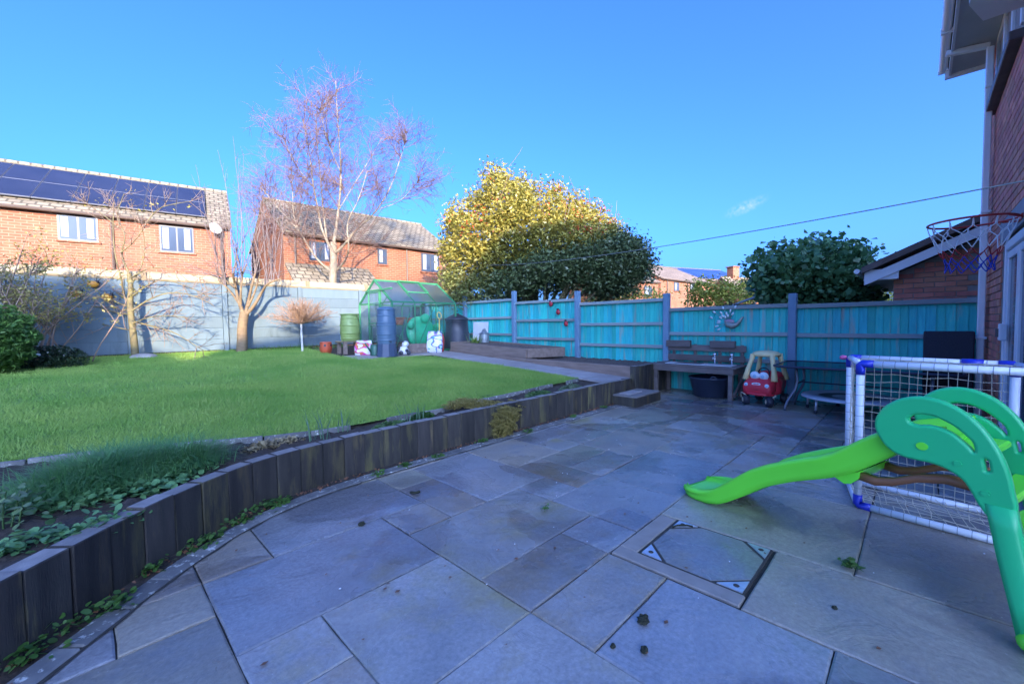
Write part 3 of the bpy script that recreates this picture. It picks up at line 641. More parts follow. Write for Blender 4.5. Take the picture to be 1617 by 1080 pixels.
# downpipe with swan neck
dp = MB(); dp.cham(hl(9.10, -0.625, 2.66), (0.095,0.075,5.28), 0.01).build('downpipe', UPVC, house)
MB().bar(hl(9.10,-0.62,5.33), hl(9.12,-0.19,5.41), 0.075, 0.075, ch=0.008).build('swan_neck', UPVC, house)
for z in (1.2, 3.0, 4.75): MB().cham(hl(9.10,-0.635,z), (0.13,0.10,0.035), 0.005).build('pipe_clip', UPVC, house)
# unseen shade casters behind the photographer, their rooflines shaped to shade the garden
nh = MB(); nh.prism([(-16.7,-0.3),(-16.7,10.98),(-9.9,11.7),(-7.6,13.6),(9.5,13.6),(9.5,-0.3)], lambda p: (p[0],-25.0,p[1]), lambda p: (p[0],-34.0,p[1]))
tag(nh.build('shade_block', BRK), 'broad unseen brick block behind the photographer, roofline shaped to shade the garden', 'building')
nh = MB(); nh.prism([(-17.68,-0.3),(-17.68,10.76),(-22.6,12.7),(-27.5,10.76),(-27.5,-0.3)], lambda p: (p[0],-25.0,p[1]), lambda p: (p[0],-34.0,p[1])); nh.box((-19.8,-25.6,12.0), (1.55,0.9,1.3))
tag(nh.build('gabled_shade_house', BRK), 'unseen gabled brick house with chimney behind the photographer to the left, shaped to shade the garden wall', 'house')

# basketball hoop
REDM = MAT('red_painted_steel', (0.50,0.035,0.025), (0.40,0.03,0.02), scale=20, rough=0.4)
hp = empty('basketball_hoop', (6.55, HY, 2.5)); tag(hp, 'red basketball rim with white, red and blue net fixed to the house wall', 'basketball hoop')
hc = Vector((0, 0.345, 0)); R_ = 0.325
MB().tube([hc+Vector((R_*math.cos(t), R_*math.sin(t), 0)) for t in np.linspace(0, 2*math.pi, 41)[:-1]], 0.011, 8, closed=True).build('rim', REDM, hp, True)
for dx in (-0.22, 0.22): MB().tube([(dx*0.6,-0.005,-0.03), (dx*1.05, hc.y-0.24, -0.012)], 0.008, 6).build('brace', REDM, hp)
MB().cham((0,0.012,-0.02), (0.30,0.02,0.05), 0.004).build('mounting_plate', REDM, hp)
NW, NR, NB = (MAT('white_cord', (0.75,0.75,0.74), rough=0.8), MAT('red_cord', (0.45,0.03,0.03), rough=0.8), MAT('blue_cord', (0.03,0.06,0.42), rough=0.8))
def ringpt(k, t): 
    rr = (0.325, 0.29, 0.235, 0.195, 0.175, 0.185)[k]; zz = (-0.012,-0.14,-0.29,-0.37,-0.44,-0.52)[k]
    return hc+Vector((rr*math.cos(t), rr*math.sin(t), zz))
for nm, mt, ks in (('white_net', NW, (0,1,2)), ('red_net', NR, (2,3)), ('blue_net', NB, (3,4,5))):
    b = MB(); N = 12
    for q in range(N):
        t = 2*math.pi*q/N; dl = math.pi/N
        for k in ks[:-1]:
            o0 = dl*(k % 2)
            for sgn in (-1, 1):
                e = 0.18 if k == 0 else 1.0
                b.tube([ringpt(k, t+o0), (ringpt(k, t+o0)+ringpt(k+1, t+o0+sgn*dl*e))/2+Vector((0,0,-0.01)), ringpt(k+1, t+o0+sgn*dl*(1 if k else 0.9))], 0.0045, 4)
    b.build(nm, mt, hp)
# washing line
A_ = gy(1690, 272, HY+0.03); B_ = gd(768, 419, 13.1); pts = []
for i in range(41):
    t = i/40; p = A_.lerp(B_, t); p.z -= 0.30*4*t*(1-t)*0.5; pts.append(p)
tag(MB().tube(pts, 0.0055, 5).build('washing_line', MAT('grey_green_cord', (0.24,0.27,0.26), rough=0.7)), 'thin washing line strung from the house wall to the holly tree', 'washing line')

# ================================================================== neighbour's garage beyond the fence
GXW = 11.2
gar = empty('garage', (GXW, -1.0, 0)); tag(gar, 'red brick garage gable with white bargeboard and brown tiles behind the fence', 'garage')
gl = lambda x, y, z: (x-GXW, y+1.0, z)
pf = [(0.40,-0.2),(0.40,2.36),(-2.2,3.62),(-4.8,2.36),(-4.8,-0.2)]
MB().prism(pf, lambda p: gl(GXW+0.02, *p), lambda p: gl(GXW+5.5, *p)).build('wall', MORT2, gar)
for name, off, th, m_, x0, x1 in (('roof', 0.10, 0.12, TILE, GXW-0.42, GXW+5.9), ('bargeboard', -0.10, 0.17, UPVC, GXW-0.34, GXW-0.30)):
    s_ = 0.485; e0 = 0.86 if name == 'roof' else 0.82; zt = lambda y, o: 2.43+(0.82-y)*s_+o
    MB().prism([(e0, zt(e0,off)),(-2.2, zt(-2.2,off)),(-2.2, zt(-2.2,off-th)),(e0, zt(e0,off-th))], lambda p: gl(x0, *p), lambda p: gl(x1, *p)).build(name, m_, gar)
    MB().prism([(-5.2, zt(0.80,off)),(-2.201, zt(-2.2,off)),(-2.201, zt(-2.2,off-th)),(-5.2, zt(0.80,off-th))], lambda p: gl(x0, *p), lambda p: gl(x1, *p)).build(name, m_, gar)
MB().box(gl(GXW-0.16, 0.57, 2.36), (0.30, 0.50, 0.20)).build('box_end', UPVC, gar)
MB().box(gl(GXW+2.7, 0.63, 2.29), (5.4, 0.45, 0.03)).build('soffit', SOFF, gar)
MB().tube([gl(GXW-0.42,0.93,2.44), gl(GXW+5.8,0.93,2.44)], 0.05, 8).build('gutter', UPVC, gar)
row = 0; z = 1.32
while z < 3.3:
    ymax = 0.395; ymin = -0.75; hgt = z+0.083
    yr = 0.40-(hgt-2.36)/0.485 if hgt > 2.36 else ymax
    y = ymax - (0.1425 if row % 2 else 0)
    if row % 2 and yr >= ymax: link('brick', me_h, BRICKP, gar, loc=gl(GXW+0.012, ymax-0.066, z+0.042), rz=math.pi/2)
    while y-0.28 > ymin:
        if y <= yr+0.02: link('brick', me_b, BRICKP, gar, loc=gl(GXW+0.012+rs.uniform(-0.002,0.002), y-0.139, z+0.042), rz=math.pi/2)
        elif y-0.14 <= yr: link('brick', me_h, BRICKP, gar, loc=gl(GXW+0.012, y-0.21, z+0.042), rz=math.pi/2)
        y -= 0.285
    z += 0.095; row += 1
# ================================================================== houses beyond the back wall
FBRK = BRICK('sunlit_estate_brick', (0.235,0.070,0.034), (0.31,0.105,0.052), (0.27,0.175,0.11), 0.30, 0.100, ms=0.012)
def TILES(name, c1, c2):
    m = bpy.data.materials.new(name); m.use_nodes = True; n = m.node_tree.nodes; l = m.node_tree.links; b = n['Principled BSDF']; b.inputs['Roughness'].default_value = 0.8
    tcn = n.new('ShaderNodeTexCoord'); br = n.new('ShaderNodeTexBrick'); br.inputs['Scale'].default_value = 1; br.inputs['Brick Width'].default_value = 0.34; br.inputs['Row Height'].default_value = 0.30
    br.inputs['Mortar Size'].default_value = 0.03; br.inputs['Color1'].default_value = (*c1,1); br.inputs['Color2'].default_value = (*c2,1); br.inputs['Mortar'].default_value = tuple(x*0.45 for x in c1)+(1,)
    l.new(tcn.outputs['Object'], br.inputs['Vector']); ns = n.new('ShaderNodeTexNoise'); ns.inputs['Scale'].default_value = 0.9; ns.inputs['Detail'].default_value = 6; l.new(tcn.outputs['Object'], ns.inputs['Vector'])
    mr = n.new('ShaderNodeMapRange'); mr.inputs['From Min'].default_value = 0.3; mr.inputs['From Max'].default_value = 0.7; mr.inputs['To Min'].default_value = 0.75; mr.inputs['To Max'].default_value = 1.2; l.new(ns.outputs['Fac'], mr.inputs['Value'])
    hv = n.new('ShaderNodeHueSaturation'); l.new(br.outputs['Color'], hv.inputs['Color']); l.new(mr.outputs[0], hv.inputs['Value']); l.new(hv.outputs[0], b.inputs['Base Color'])
    bp = n.new('ShaderNodeBump'); bp.inputs['Distance'].default_value = 0.02; bp.invert = True; l.new(br.outputs['Fac'], bp.inputs['Height']); l.new(bp.outputs[0], b.inputs['Normal']); return m
RTILE = TILES('grey_brown_tiles', (0.20,0.165,0.115), (0.28,0.235,0.165))
RTILE2 = TILES('buff_tiles', (0.25,0.185,0.14), (0.32,0.24,0.18))
CHAR = MAT('charcoal_frame', (0.055,0.060,0.070), rough=0.4)
PIPE = MAT('brown_pipe', (0.09,0.06,0.045), rough=0.5)
SOLAR = MAT('solar_glass', (0.020,0.024,0.045), (0.030,0.034,0.060), scale=1, rough=0.12, spec=0.6)
SFRAME = MAT('solar_frame', (0.14,0.145,0.17), rough=0.4, metal=0.4)
CURT = MAT('bright_curtain', (0.36,0.38,0.44), (0.20,0.23,0.30), scale=2.5, rough=0.7, stretch=(4,1,0.6))
class Plane:
    def __init__(s, P, ang): s.P = Vector((P[0], P[1], 0)); s.d = Vector((math.cos(ang), math.sin(ang), 0)); s.n = Vector((-s.d.y, s.d.x, 0)); s.ang = ang
    def sz(s, x, y):
        v = ray(x, y); t = s.n.dot(s.P-CAMP)/s.n.dot(v); q = CAMP+v*t; return (q-s.P).dot(s.d), q.z
def far_house(label, PL, s0, s1, depth, eave, ridge, tiles, wins=(), base=-0.3, over=0.2, name='brick_house', brk=None, pipes=(), win_mat=None, gable_over=0.06):
    h = empty(name, (PL.P.x, PL.P.y, 0), PL.ang); tag(h, label, 'house'); dh = depth/2
    m = MB(); m.prism([(0,base),(0,eave),(dh,ridge-0.12),(depth,eave),(depth,base)], lambda p: (s1,*p), lambda p: (s0,*p)); m.build('wall', brk or FBRK, h)
    sl_ = (ridge-eave)/dh; L = math.hypot(dh+over, sl_*(dh+over))
    r = MB().cham((0,0,0), (s1-s0+2*gable_over, L, 0.09), 0.01).build('roof', tiles, h, loc=((s0+s1)/2, (dh-over)/2, (ridge+eave-sl_*over)/2+0.03)); r.rotation_euler = (math.atan(sl_),0,0)
    r2 = MB().cham((0,0,0), (s1-s0+2*gable_over, L, 0.09), 0.01).build('roof', tiles, h, loc=((s0+s1)/2, depth-(dh-over)/2, (ridge+eave-sl_*over)/2+0.03)); r2.rotation_euler = (-math.atan(sl_),0,0)
    MB().tube([(s0-gable_over, dh, ridge+0.06), (s1+gable_over, dh, ridge+0.06)], 0.10, 8).build('ridge_tile', tiles, h)
    MB().tube([(s0, -over-0.03, eave-sl_*over-0.02), (s1, -over-0.03, eave-sl_*over-0.02)], 0.065, 8).build('gutter', PIPE, h)
    MB().box(((s0+s1)/2, -over/2, eave-sl_*over-0.04), (s1-s0, over, 0.04)).build('soffit', PIPE, h)
    for sx in pipes: MB().tube([(sx,-0.07,base),(sx,-0.07,eave-0.15)], 0.045, 6).build('downpipe', PIPE, h)
    for (a, b, zb, zt, nm) in wins:
        w_ = MB().box(((a+b)/2, -0.005, (zb+zt)/2), (b-a, 0.05, zt-zb)).build('window', CHAR, h); t = 0.055; cols = nm
        cw = (b-a-t)/cols
        for q in range(cols):
            x0 = a+t+q*cw; MB().box((x0+(cw-t)/2, -0.02, (zb+zt)/2), (cw-t, 0.04, zt-zb-2*t)).build('pane', DGLASS, w_)
            MB().box((x0+(cw-t)*(0.30 if q % 2 == 0 else 0.66), -0.043, (zb+zt)/2+0.02), ((cw-t)*0.42, 0.01, zt-zb-2*t-0.10)).build('curtain', CURT, w_)
        MB().box(((a+b)/2, -0.04, zb-0.03), (b-a+0.12, 0.10, 0.06)).build('sill', BRK if False else FBRK, w_)
    return h
def winpx(PL, x0, x1, y0, y1, n):
    a = PL.sz(x0, (y0+y1)/2)[0]; b = PL.sz(x1, (y0+y1)/2)[0]; xm = (x0+x1)/2; return (a, b, PL.sz(xm, y1)[1], PL.sz(xm, y0)[1], n)
EV = 5.95
p0, p1 = gz(0, 319, EV), gz(363.3, 357, EV); ang1 = math.atan2(p1.y-p0.y, p1.x-p0.x); H1 = Plane((p0.x, p0.y), ang1); S1 = (p1-p0).to_2d().length
h1 = far_house('sunlit brick house with a roof of dark solar panels beyond the grey wall', H1, -9.0, S1, 7.2, EV, 8.25, RTILE,
    [winpx(H1,91,155,341,381,2), winpx(H1,252,306,358,399,2)], pipes=[H1.sz(179,400)[0], S1-0.35])
sl1 = (8.25-EV)/3.6; th = math.atan(sl1)
for c_ in range(14):
    for r_ in range(2):
        xc = S1-0.85-0.5-1.015*c_; u = 1.17 if r_ == 0 else 2.88
        o = MB().cham((0,0,0), (1.0, 1.69, 0.05), 0.006).build('solar_panel', SFRAME, h1, loc=(xc, u*math.cos(th)-0.12, EV+u*math.sin(th)+0.13)); o.rotation_euler = (th,0,0)
        MB().box((0,0,0.027), (0.97, 1.66, 0.006)).build('solar_glass', SOLAR, o)
ds = H1.sz(338, 365); dish = MB().lathe([(0.02,0.0),(0.11,0.016),(0.19,0.05),(0.245,0.10),(0.24,0.105),(0.18,0.058),(0.02,0.012)], 20, m=Matrix.Rotation(rad(68), 3, 'X') @ Matrix.Rotation(rad(25), 3, 'Y')).build('satellite_dish', MAT('dish_grey', (0.52,0.50,0.48), rough=0.5), h1, True, loc=(ds[0], -0.38, ds[1]))
MB().tube([(0,0,0),(0.0,0.36,-0.22)], 0.02, 6).build('dish_arm', CHAR, dish)
p0, p1 = gz(446.7, 364, EV), gz(712, 397.2, EV); ang2 = math.atan2(p1.y-p0.y, p1.x-p0.x); H2 = Plane((p0.x, p0.y), ang2); S2 = (p1-p0).to_2d().length
h2 = far_house('sunlit brick house with grey tiled roof behind the bare birch tree', H2, 0.0, S2, 7.2, EV, 8.15, RTILE,
    [winpx(H2,488,522,382,413,2), winpx(H2,596,611,393,418,1), winpx(H2,665,693,401,430,2)], pipes=[H2.sz(642,420)[0], H2.sz(466,400)[0]])
a0 = H2.sz(450,418)[0]; a1 = H2.sz(582,436)[0]; zt = H2.sz(520,424)[1]
lt = MB().prism([(0.0,zt+0.12),(-1.9,zt-1.15),(-1.9,zt-1.27),(0.0,zt-0.02)], lambda p: (a0,*p), lambda p: (a1,*p)).build('porch_roof', RTILE, h2)
ab = MB(); q = Vector((0.25, 3.6, 8.2)); ab.tube([q, q+Vector((0,0,0.75))], 0.02, 5); ab.tube([q+Vector((-0.25,-0.3,0.62)), q+Vector((0.75,0.3,0.66))], 0.012, 5)
for t in np.linspace(0, 1, 7): c_ = (q+Vector((-0.25,-0.3,0.62))).lerp(q+Vector((0.75,0.3,0.66)), t); ab.tube([c_+Vector((0.06,-0.18,0)), c_+Vector((-0.06,0.18,0))], 0.010, 4)
ab.build('aerial', STEEL, h2)
H3 = Plane((17.0, 23.2), rad(60)); far_house('brick gable end just visible left of the holly tree', H3, 0.0, 7.0, 7.0, 5.3, 8.0, RTILE)
# distant houses right of the holly
def dh(x, y, D): return gd(x, y, D)
p0, p1 = dh(1052, 440, 36), dh(1128, 449, 43); H4 = Plane((p0.x, p0.y), math.atan2(p1.y-p0.y, p1.x-p0.x))
z4 = (p0.z+p1.z)/2; S4 = (p1-p0).to_2d().length
far_house('distant brick house with buff tiles and white windows right of the holly tree', H4, -1.0, S4, 8.0, z4, z4+1.9, RTILE2, [winpx(H4,1064,1072,446,460,1), winpx(H4,1089,1096,447,462,1)], pipes=[0.1, H4.sz(1085,450)[0]])
p0 = dh(1012, 445, 33); far_house('distant lower brick house with a white window at the edge of the holly', Plane((p0.x-2.2, p0.y+0.6), rad(-14)), 0.0, 4.4, 6.0, p0.z+0.1, p0.z+1.4, RTILE2, [(2.7,3.6,p0.z-1.2,p0.z-0.3,1)])
p0, p1 = dh(1085, 420, 50), dh(1163, 446, 56); H6 = Plane((p0.x+1.0, p0.y), math.atan2(p1.y-p0.y, p1.x-p0.x)-0.15)
h6 = far_house('distant brick house with blue solar panels on its roof', H6, 0.0, (p1-p0).to_2d().length*0.92, 8.0, p1.z, p0.z+0.35, RTILE2)
BSOL = MAT('blue_solar', (0.025,0.06,0.22), (0.03,0.07,0.26), scale=1, rough=0.6, spec=0.1); s6 = (p0.z+0.35-p1.z)/4.0; t6 = math.atan(s6); L6 = (p1-p0).to_2d().length*0.92
for c_ in range(5):
    for r_ in range(2):
        u = 1.05+2.0*r_; o = MB().cham((0,0,0), (L6/5-0.25, 1.9, 0.06), 0.01).build('solar_panel', BSOL, h6, loc=(0.5+(c_+0.5)*(L6-0.8)/5, u*math.cos(t6), p1.z+u*math.sin(t6)+0.16)); o.rotation_euler = (t6,0,0)
p0 = dh(1177, 430, 44); h7 = far_house('distant house whose brick chimney shows left of the laurel bush', Plane((p0.x-1.5,p0.y-1.0), rad(-20)), 0.0, 6.0, 7.0, 3.6, p0.z-0.4, RTILE2)
MB().cham((1.9,3.5,p0.z-0.3), (1.0,0.8,2.2), 0.03).build('chimney', FBRK, h7); MB().cham((1.9,3.5,p0.z+0.83), (1.2,1.0,0.12), 0.03).build('chimney_cap', FBRK, h7)
# pale shed roof peeping over the fence
q = dh(1192, 474, 13.5); shd = empty('shed', (q.x, q.y, 0), rad(20)); tag(shd, 'shed with pale blue-grey felt roof peeping over the fence', 'shed')
SHR = MAT('pale_felt', (0.42,0.50,0.58), rough=0.7)
MB().box((0,0,q.z/2-0.3), (2.0,1.8,q.z+0.3)).build('wall', CREAMD, shd)
MB().prism([(-1.05,q.z-0.28),(0,q.z+0.12),(1.05,q.z-0.28),(1.05,q.z-0.32),(0,q.z+0.06),(-1.05,q.z-0.32)], lambda p: (-1.1,*p), lambda p: (1.1,*p)).build('roof', SHR, shd)

# ================================================================== greenhouse
GB = lawn_z(10.5)+0.0
GREEN = MAT('green_aluminium', (0.030,0.185,0.085), (0.038,0.22,0.10), scale=6, rough=0.45)
GLASS = bpy.data.materials.new('greenhouse_glass'); GLASS.use_nodes = True
n_ = GLASS.node_tree.nodes; l_ = GLASS.node_tree.links; n_.remove(n_['Principled BSDF'])
tb = n_.new('ShaderNodeBsdfTransparent'); tb.inputs[0].default_value = (0.96,0.985,0.975,1); gb = n_.new('ShaderNodeBsdfGlossy'); gb.inputs['Roughness'].default_value = 0.05; gb.inputs[0].default_value = (0.9,0.95,1,1)
db = n_.new('ShaderNodeBsdfTranslucent'); db.inputs[0].default_value = (0.80,0.86,0.88,1)
m1_ = n_.new('ShaderNodeMixShader'); m1_.inputs[0].default_value = 0.05; m2_ = n_.new('ShaderNodeMixShader')
l_.new(tb.outputs[0], m1_.inputs[1]); l_.new(db.outputs[0], m1_.inputs[2]); l_.new(sheen(n_, l_), m2_.inputs[0]); l_.new(m1_.outputs[0], m2_.inputs[1]); l_.new(gb.outputs[0], m2_.inputs[2]); l_.new(m2_.outputs[0], n_['Material Output'].inputs[0])
RGLASS = GLASS.copy(); RGLASS.name = 'weathered_roof_glazing'
for nn_ in RGLASS.node_tree.nodes:
    if nn_.type == 'MIX_SHADER' and not nn_.inputs[0].is_linked: nn_.inputs[0].default_value = 0.42
gh = empty('greenhouse', (5.95, 10.45, GB)); tag(gh, 'green framed greenhouse with glass panes in the far corner by the fence', 'greenhouse')
GL, GW, GE, GR = 2.2, 1.93, 1.44, 2.11
def gbar(name, a, b, w=0.035, par=gh): return MB().bar(a, b, w, w, ch=0.004).build(name, GREEN, par)
def pane(pts, par=gh, m=None):
    c = sum((Vector(p) for p in pts), Vector())/len(pts); nn = (Vector(pts[1])-Vector(pts[0])).cross(Vector(pts[2])-Vector(pts[1])).normalized()*0.002
    P = [Vector(p)*0.985+c*0.015 for p in pts]; return MB().prism(P, lambda p: p-nn, lambda p: p+nn).build('pane', m or GLASS, par)
for y in (0, GW):
    gbar('base_rail', (0,y,0.02), (GL,y,0.02), 0.05); gbar('eave_rail', (0,y,GE), (GL,y,GE), 0.045)
    for i in range(4): gbar('glazing_bar', (GL*i/3,y,0), (GL*i/3,y,GE), 0.05 if i in (0,3) else 0.03)
    for i in range(3): pane([(GL*i/3,y,0.03),(GL*(i+1)/3,y,0.03),(GL*(i+1)/3,y,GE),(GL*i/3,y,GE)])
for i in range(4):
    for y in (0, GW): gbar('roof_bar', (GL*i/3,y,GE), (GL*i/3,GW/2,GR), 0.05 if i in (0,3) else 0.032)
for i in range(3):
    for y in (0, GW): pane([(GL*i/3,y,GE),(GL*(i+1)/3,y,GE),(GL*(i+1)/3,GW/2,GR),(GL*i/3,GW/2,GR)], gh, RGLASS)
gbar('ridge', (0,GW/2,GR), (GL,GW/2,GR), 0.055)
for x in (0, GL):
    gbar('gable_rail', (x,0,0.02), (x,GW,0.02), 0.05)
    for y in (0.62, 1.31): gbar('gable_bar', (x,y,0), (x,y,GE+0.43), 0.032)
    gbar('gable_tie', (x,0,GE), (x,GW,GE), 0.028)
    pane([(x,0,0.03),(x,0.62,0.03),(x,0.62,GE),(x,0,GE)]); pane([(x,1.31,0.03),(x,GW,0.03),(x,GW,GE),(x,1.31,GE)]); pane([(x,0,GE),(x,GW,GE),(x,GW/2,GR)])
pane([(GL,0.62,0.03),(GL,1.31,0.03),(GL,1.31,GE),(GL,0.62,GE)])
for a_, b_ in (((0.05,0,0.05),(0.70,0,1.38)), ((1.45,0,1.38),(0.78,0,0.05))): gbar('brace', (a_[0],0.03,a_[2]), (b_[0],0.03,b_[2]), 0.022)
gbar('brace', (0.0,0.03,0.62), (0.78,0.03,0.06), 0.022)
dg = gbar('door_track', (-0.05,-0.10,1.80), (-0.05,1.40,1.80), 0.045)
dd = MB().bar((-0.055,0.60,0.06), (-0.055,0.60,1.78), 0.03, 0.03, ch=0.003).build('door', GREEN, gh)
for a_, b_ in (((-0.055,1.24,0.06),(-0.055,1.24,1.78)), ((-0.055,0.62,0.08),(-0.055,1.22,0.08)), ((-0.055,0.62,0.85),(-0.055,1.22,0.85)), ((-0.055,0.62,1.74),(-0.055,1.22,1.74))): gbar('door_bar', a_, b_, 0.03, dd)
pane([(-0.055,0.62,0.1),(-0.055,1.22,0.1),(-0.055,1.22,1.72),(-0.055,0.62,1.72)], dd)
v0 = Vector((GL/3,0,GE)); rv = Vector((0,GW/2,GR-GE)); up_ = Vector((0,-0.03,0.04))
pv = [v0+rv*0.42+up_, v0+rv*0.42+Vector((GL/3,0,0))+up_, v0+rv*0.97+Vector((GL/3,0,0))+up_, v0+rv*0.97+up_]
vt = gbar('roof_vent', pv[0], pv[1], 0.035)
for i in range(1, 4): gbar('vent_bar', pv[i], pv[(i+1) % 4], 0.035, vt)
gz0 = GB
# inside the greenhouse
TERRA = MAT('terracotta', (0.38,0.12,0.06), (0.45,0.16,0.09), scale=9, rough=0.8)
LIDG = MAT('green_plastic', (0.015,0.34,0.15), (0.02,0.40,0.18), scale=3, rough=0.4)
sh_ = empty('staging', (7.1, 12.0, GB)); tag(sh_, 'slatted staging bench inside the greenhouse', 'bench')
for i in range(4): MB().cham((0,-0.18+0.12*i,0.78), (1.9,0.09,0.025), 0.003).build('slat', GREEN, sh_)
for sx in (-0.88, 0.88):
    for sy in (-0.18, 0.18): MB().cham((sx,sy,0.385), (0.035,0.035,0.77), 0.003).build('leg', GREEN, sh_)
for k, (dx, r_, lab) in enumerate(((-0.45,0.15,'leftmost terracotta pot on the greenhouse staging'), (-0.05,0.17,'middle terracotta pot on the greenhouse staging'), (0.38,0.16,'rightmost terracotta pot on the greenhouse staging'))):
    po = empty('plant_pot', (7.1+dx, 11.95, GB+0.792)); tag(po, lab, 'plant pot', 'terracotta pots in the greenhouse')
    MB().lathe([(r_*0.68,0),(r_*0.95,r_*1.3),(r_*0.88,r_*1.3),(r_*0.62,0.02)], 18).build('body', TERRA, po, True); MB().lathe([(r_*0.93,r_*1.15),(r_*1.06,r_*1.15),(r_*1.06,r_*1.45),(r_*0.9,r_*1.45)], 18).build('rim', TERRA, po, True)
    MB().lathe([(r_*0.86,r_*1.2),(0.02,r_*1.3)], 14).build('soil', SOIL, po)
# green turtle-shaped sandpit lid leaning inside the glass
tl = empty('sandpit_lid', (7.12, 10.80, GB+0.02)); tag(tl, 'bright green domed plastic sandpit lid propped inside the greenhouse glass', 'sandpit lid')
mt_ = Matrix.Rotation(rad(76), 3, 'X')
MB().lathe([(0.50,-0.03),(0.53,0.0),(0.50,0.05),(0.40,0.11),(0.24,0.16),(0.02,0.18)], 32, (0,0,0.42), mt_).build('shell', LIDG, tl, True)
for cx_, cz_, rr_ in ((0.08,0.86,0.16),(-0.42,0.66,0.13),(0.50,0.60,0.13)): MB().ell((cx_,-0.10,cz_), (rr_,0.12,rr_*0.9), 16, 10).build('lobe', LIDG, tl, True)
tl.location.z = GB+0.12

# ================================================================== things around the greenhouse
BLUEB = MAT('blue_grey_plastic', (0.060,0.115,0.185), (0.075,0.135,0.205), scale=3, rough=0.42)
NAVY = MAT('navy_plastic', (0.035,0.055,0.105), (0.045,0.07,0.125), scale=3, rough=0.5)
OLIVE = MAT('pale_green_plastic', (0.20,0.27,0.075), (0.25,0.33,0.10), scale=3, rough=0.45)
BLACKP = MAT('black_plastic', (0.018,0.022,0.032), (0.028,0.032,0.044), scale=3, rough=0.45)
wb = empty('water_butt', (5.45, 9.88, lawn_z(9.88)+0.017)); tag(wb, 'blue-grey ribbed water butt on its stand in front of the greenhouse', 'water butt')
def barrel(H, R, ribs):
    P = [(R*0.86,0.0)]
    for i in range(1, 60):
        t = i/60; r_ = R*(0.90+0.10*math.sin(math.pi*min(1, t*1.08))) ; 
        for rb_ in ribs:
            if abs(t-rb_) < 0.02: r_ += 0.012
            elif abs(t-rb_-0.03) < 0.01: r_ -= 0.008
        P.append((r_, t*H))
    return P + [(R*0.84,H)]
MB().lathe(barrel(0.88, 0.245, (0.12,0.30,0.36,0.56,0.62,0.84)), 32, (0,0,0.32)).build('barrel', BLUEB, wb, True)
MB().lathe([(0.22,1.19),(0.232,1.20),(0.232,1.225),(0.19,1.245),(0.17,1.27),(0.05,1.285)], 32).build('lid', BLUEB, wb, True)
MB().lathe([(0.27,0.0),(0.255,0.10),(0.235,0.30),(0.225,0.335)], 10).build('stand', NAVY, wb)
MB().tube([(-0.05,-0.24,0.40),(-0.05,-0.31,0.40),(-0.05,-0.31,0.36)], 0.016, 8).build('tap', BLACKP, wb)
gs = empty('barrel_stand', (5.16, 11.36, lawn_z(11.36)-0.03)); tag(gs, 'rough wooden stand carrying the pale green water butt', 'stand')
for sx in (-0.24, 0.24):
    for sy in (-0.2, 0.2): MB().cham((sx,sy,0.16), (0.09,0.09,0.32), 0.006).build('leg', BEDTIMBER, gs)
for sy in (-0.2,-0.07,0.07,0.2): MB().cham((0,sy,0.34), (0.64,0.11,0.035), 0.004).build('slat', CREAMD, gs)
wg = empty('water_butt', (5.16, 11.36, lawn_z(11.36)+0.33)); tag(wg, 'pale olive-green water butt raised on a wooden stand left of the greenhouse', 'water butt')
MB().lathe(barrel(0.72, 0.26, (0.10,0.30,0.34,0.60,0.64,0.86)), 32).build('barrel', OLIVE, wg, True); MB().lathe([(0.24,0.715),(0.255,0.72),(0.255,0.745),(0.05,0.76)], 28).build('lid', OLIVE, wg, True)
def PRINT(name, cols, seed):                                    # blotchy printed plastic
    m = bpy.data.materials.new(name); m.use_nodes = True; n = m.node_tree.nodes; l = m.node_tree.links; b = n['Principled BSDF']; b.inputs['Roughness'].default_value = 0.35
    tcn = n.new('ShaderNodeTexCoord'); ns = n.new('ShaderNodeTexNoise'); ns.inputs['Scale'].default_value = 4.2; ns.inputs['Detail'].default_value = 0.5; ns.inputs['Distortion'].default_value = 0.4
    mp = n.new('ShaderNodeMapping'); mp.inputs['Location'].default_value = (seed*3.1, seed*1.7, seed); mp.inputs['Scale'].default_value = (1.0,1.0,1.6); l.new(tcn.outputs['Object'], mp.inputs[0]); l.new(mp.outputs[0], ns.inputs['Vector'])
    cr = n.new('ShaderNodeValToRGB'); cr.color_ramp.interpolation = 'CONSTANT'; cr.color_ramp.elements[0].color = (*cols[0],1); cr.color_ramp.elements[0].position = 0
    k = len(cols)
    for i in range(1, k):
        e = cr.color_ramp.elements.new(0.36+0.28*i/k) if i < k else None; e.color = (*cols[i],1)
    cr.color_ramp.elements[-1].color = (*cols[0],1) if k > 1 else (*cols[0],1); l.new(ns.outputs['Fac'], cr.inputs[0]); l.new(cr.outputs[0], b.inputs['Base Color']); return m
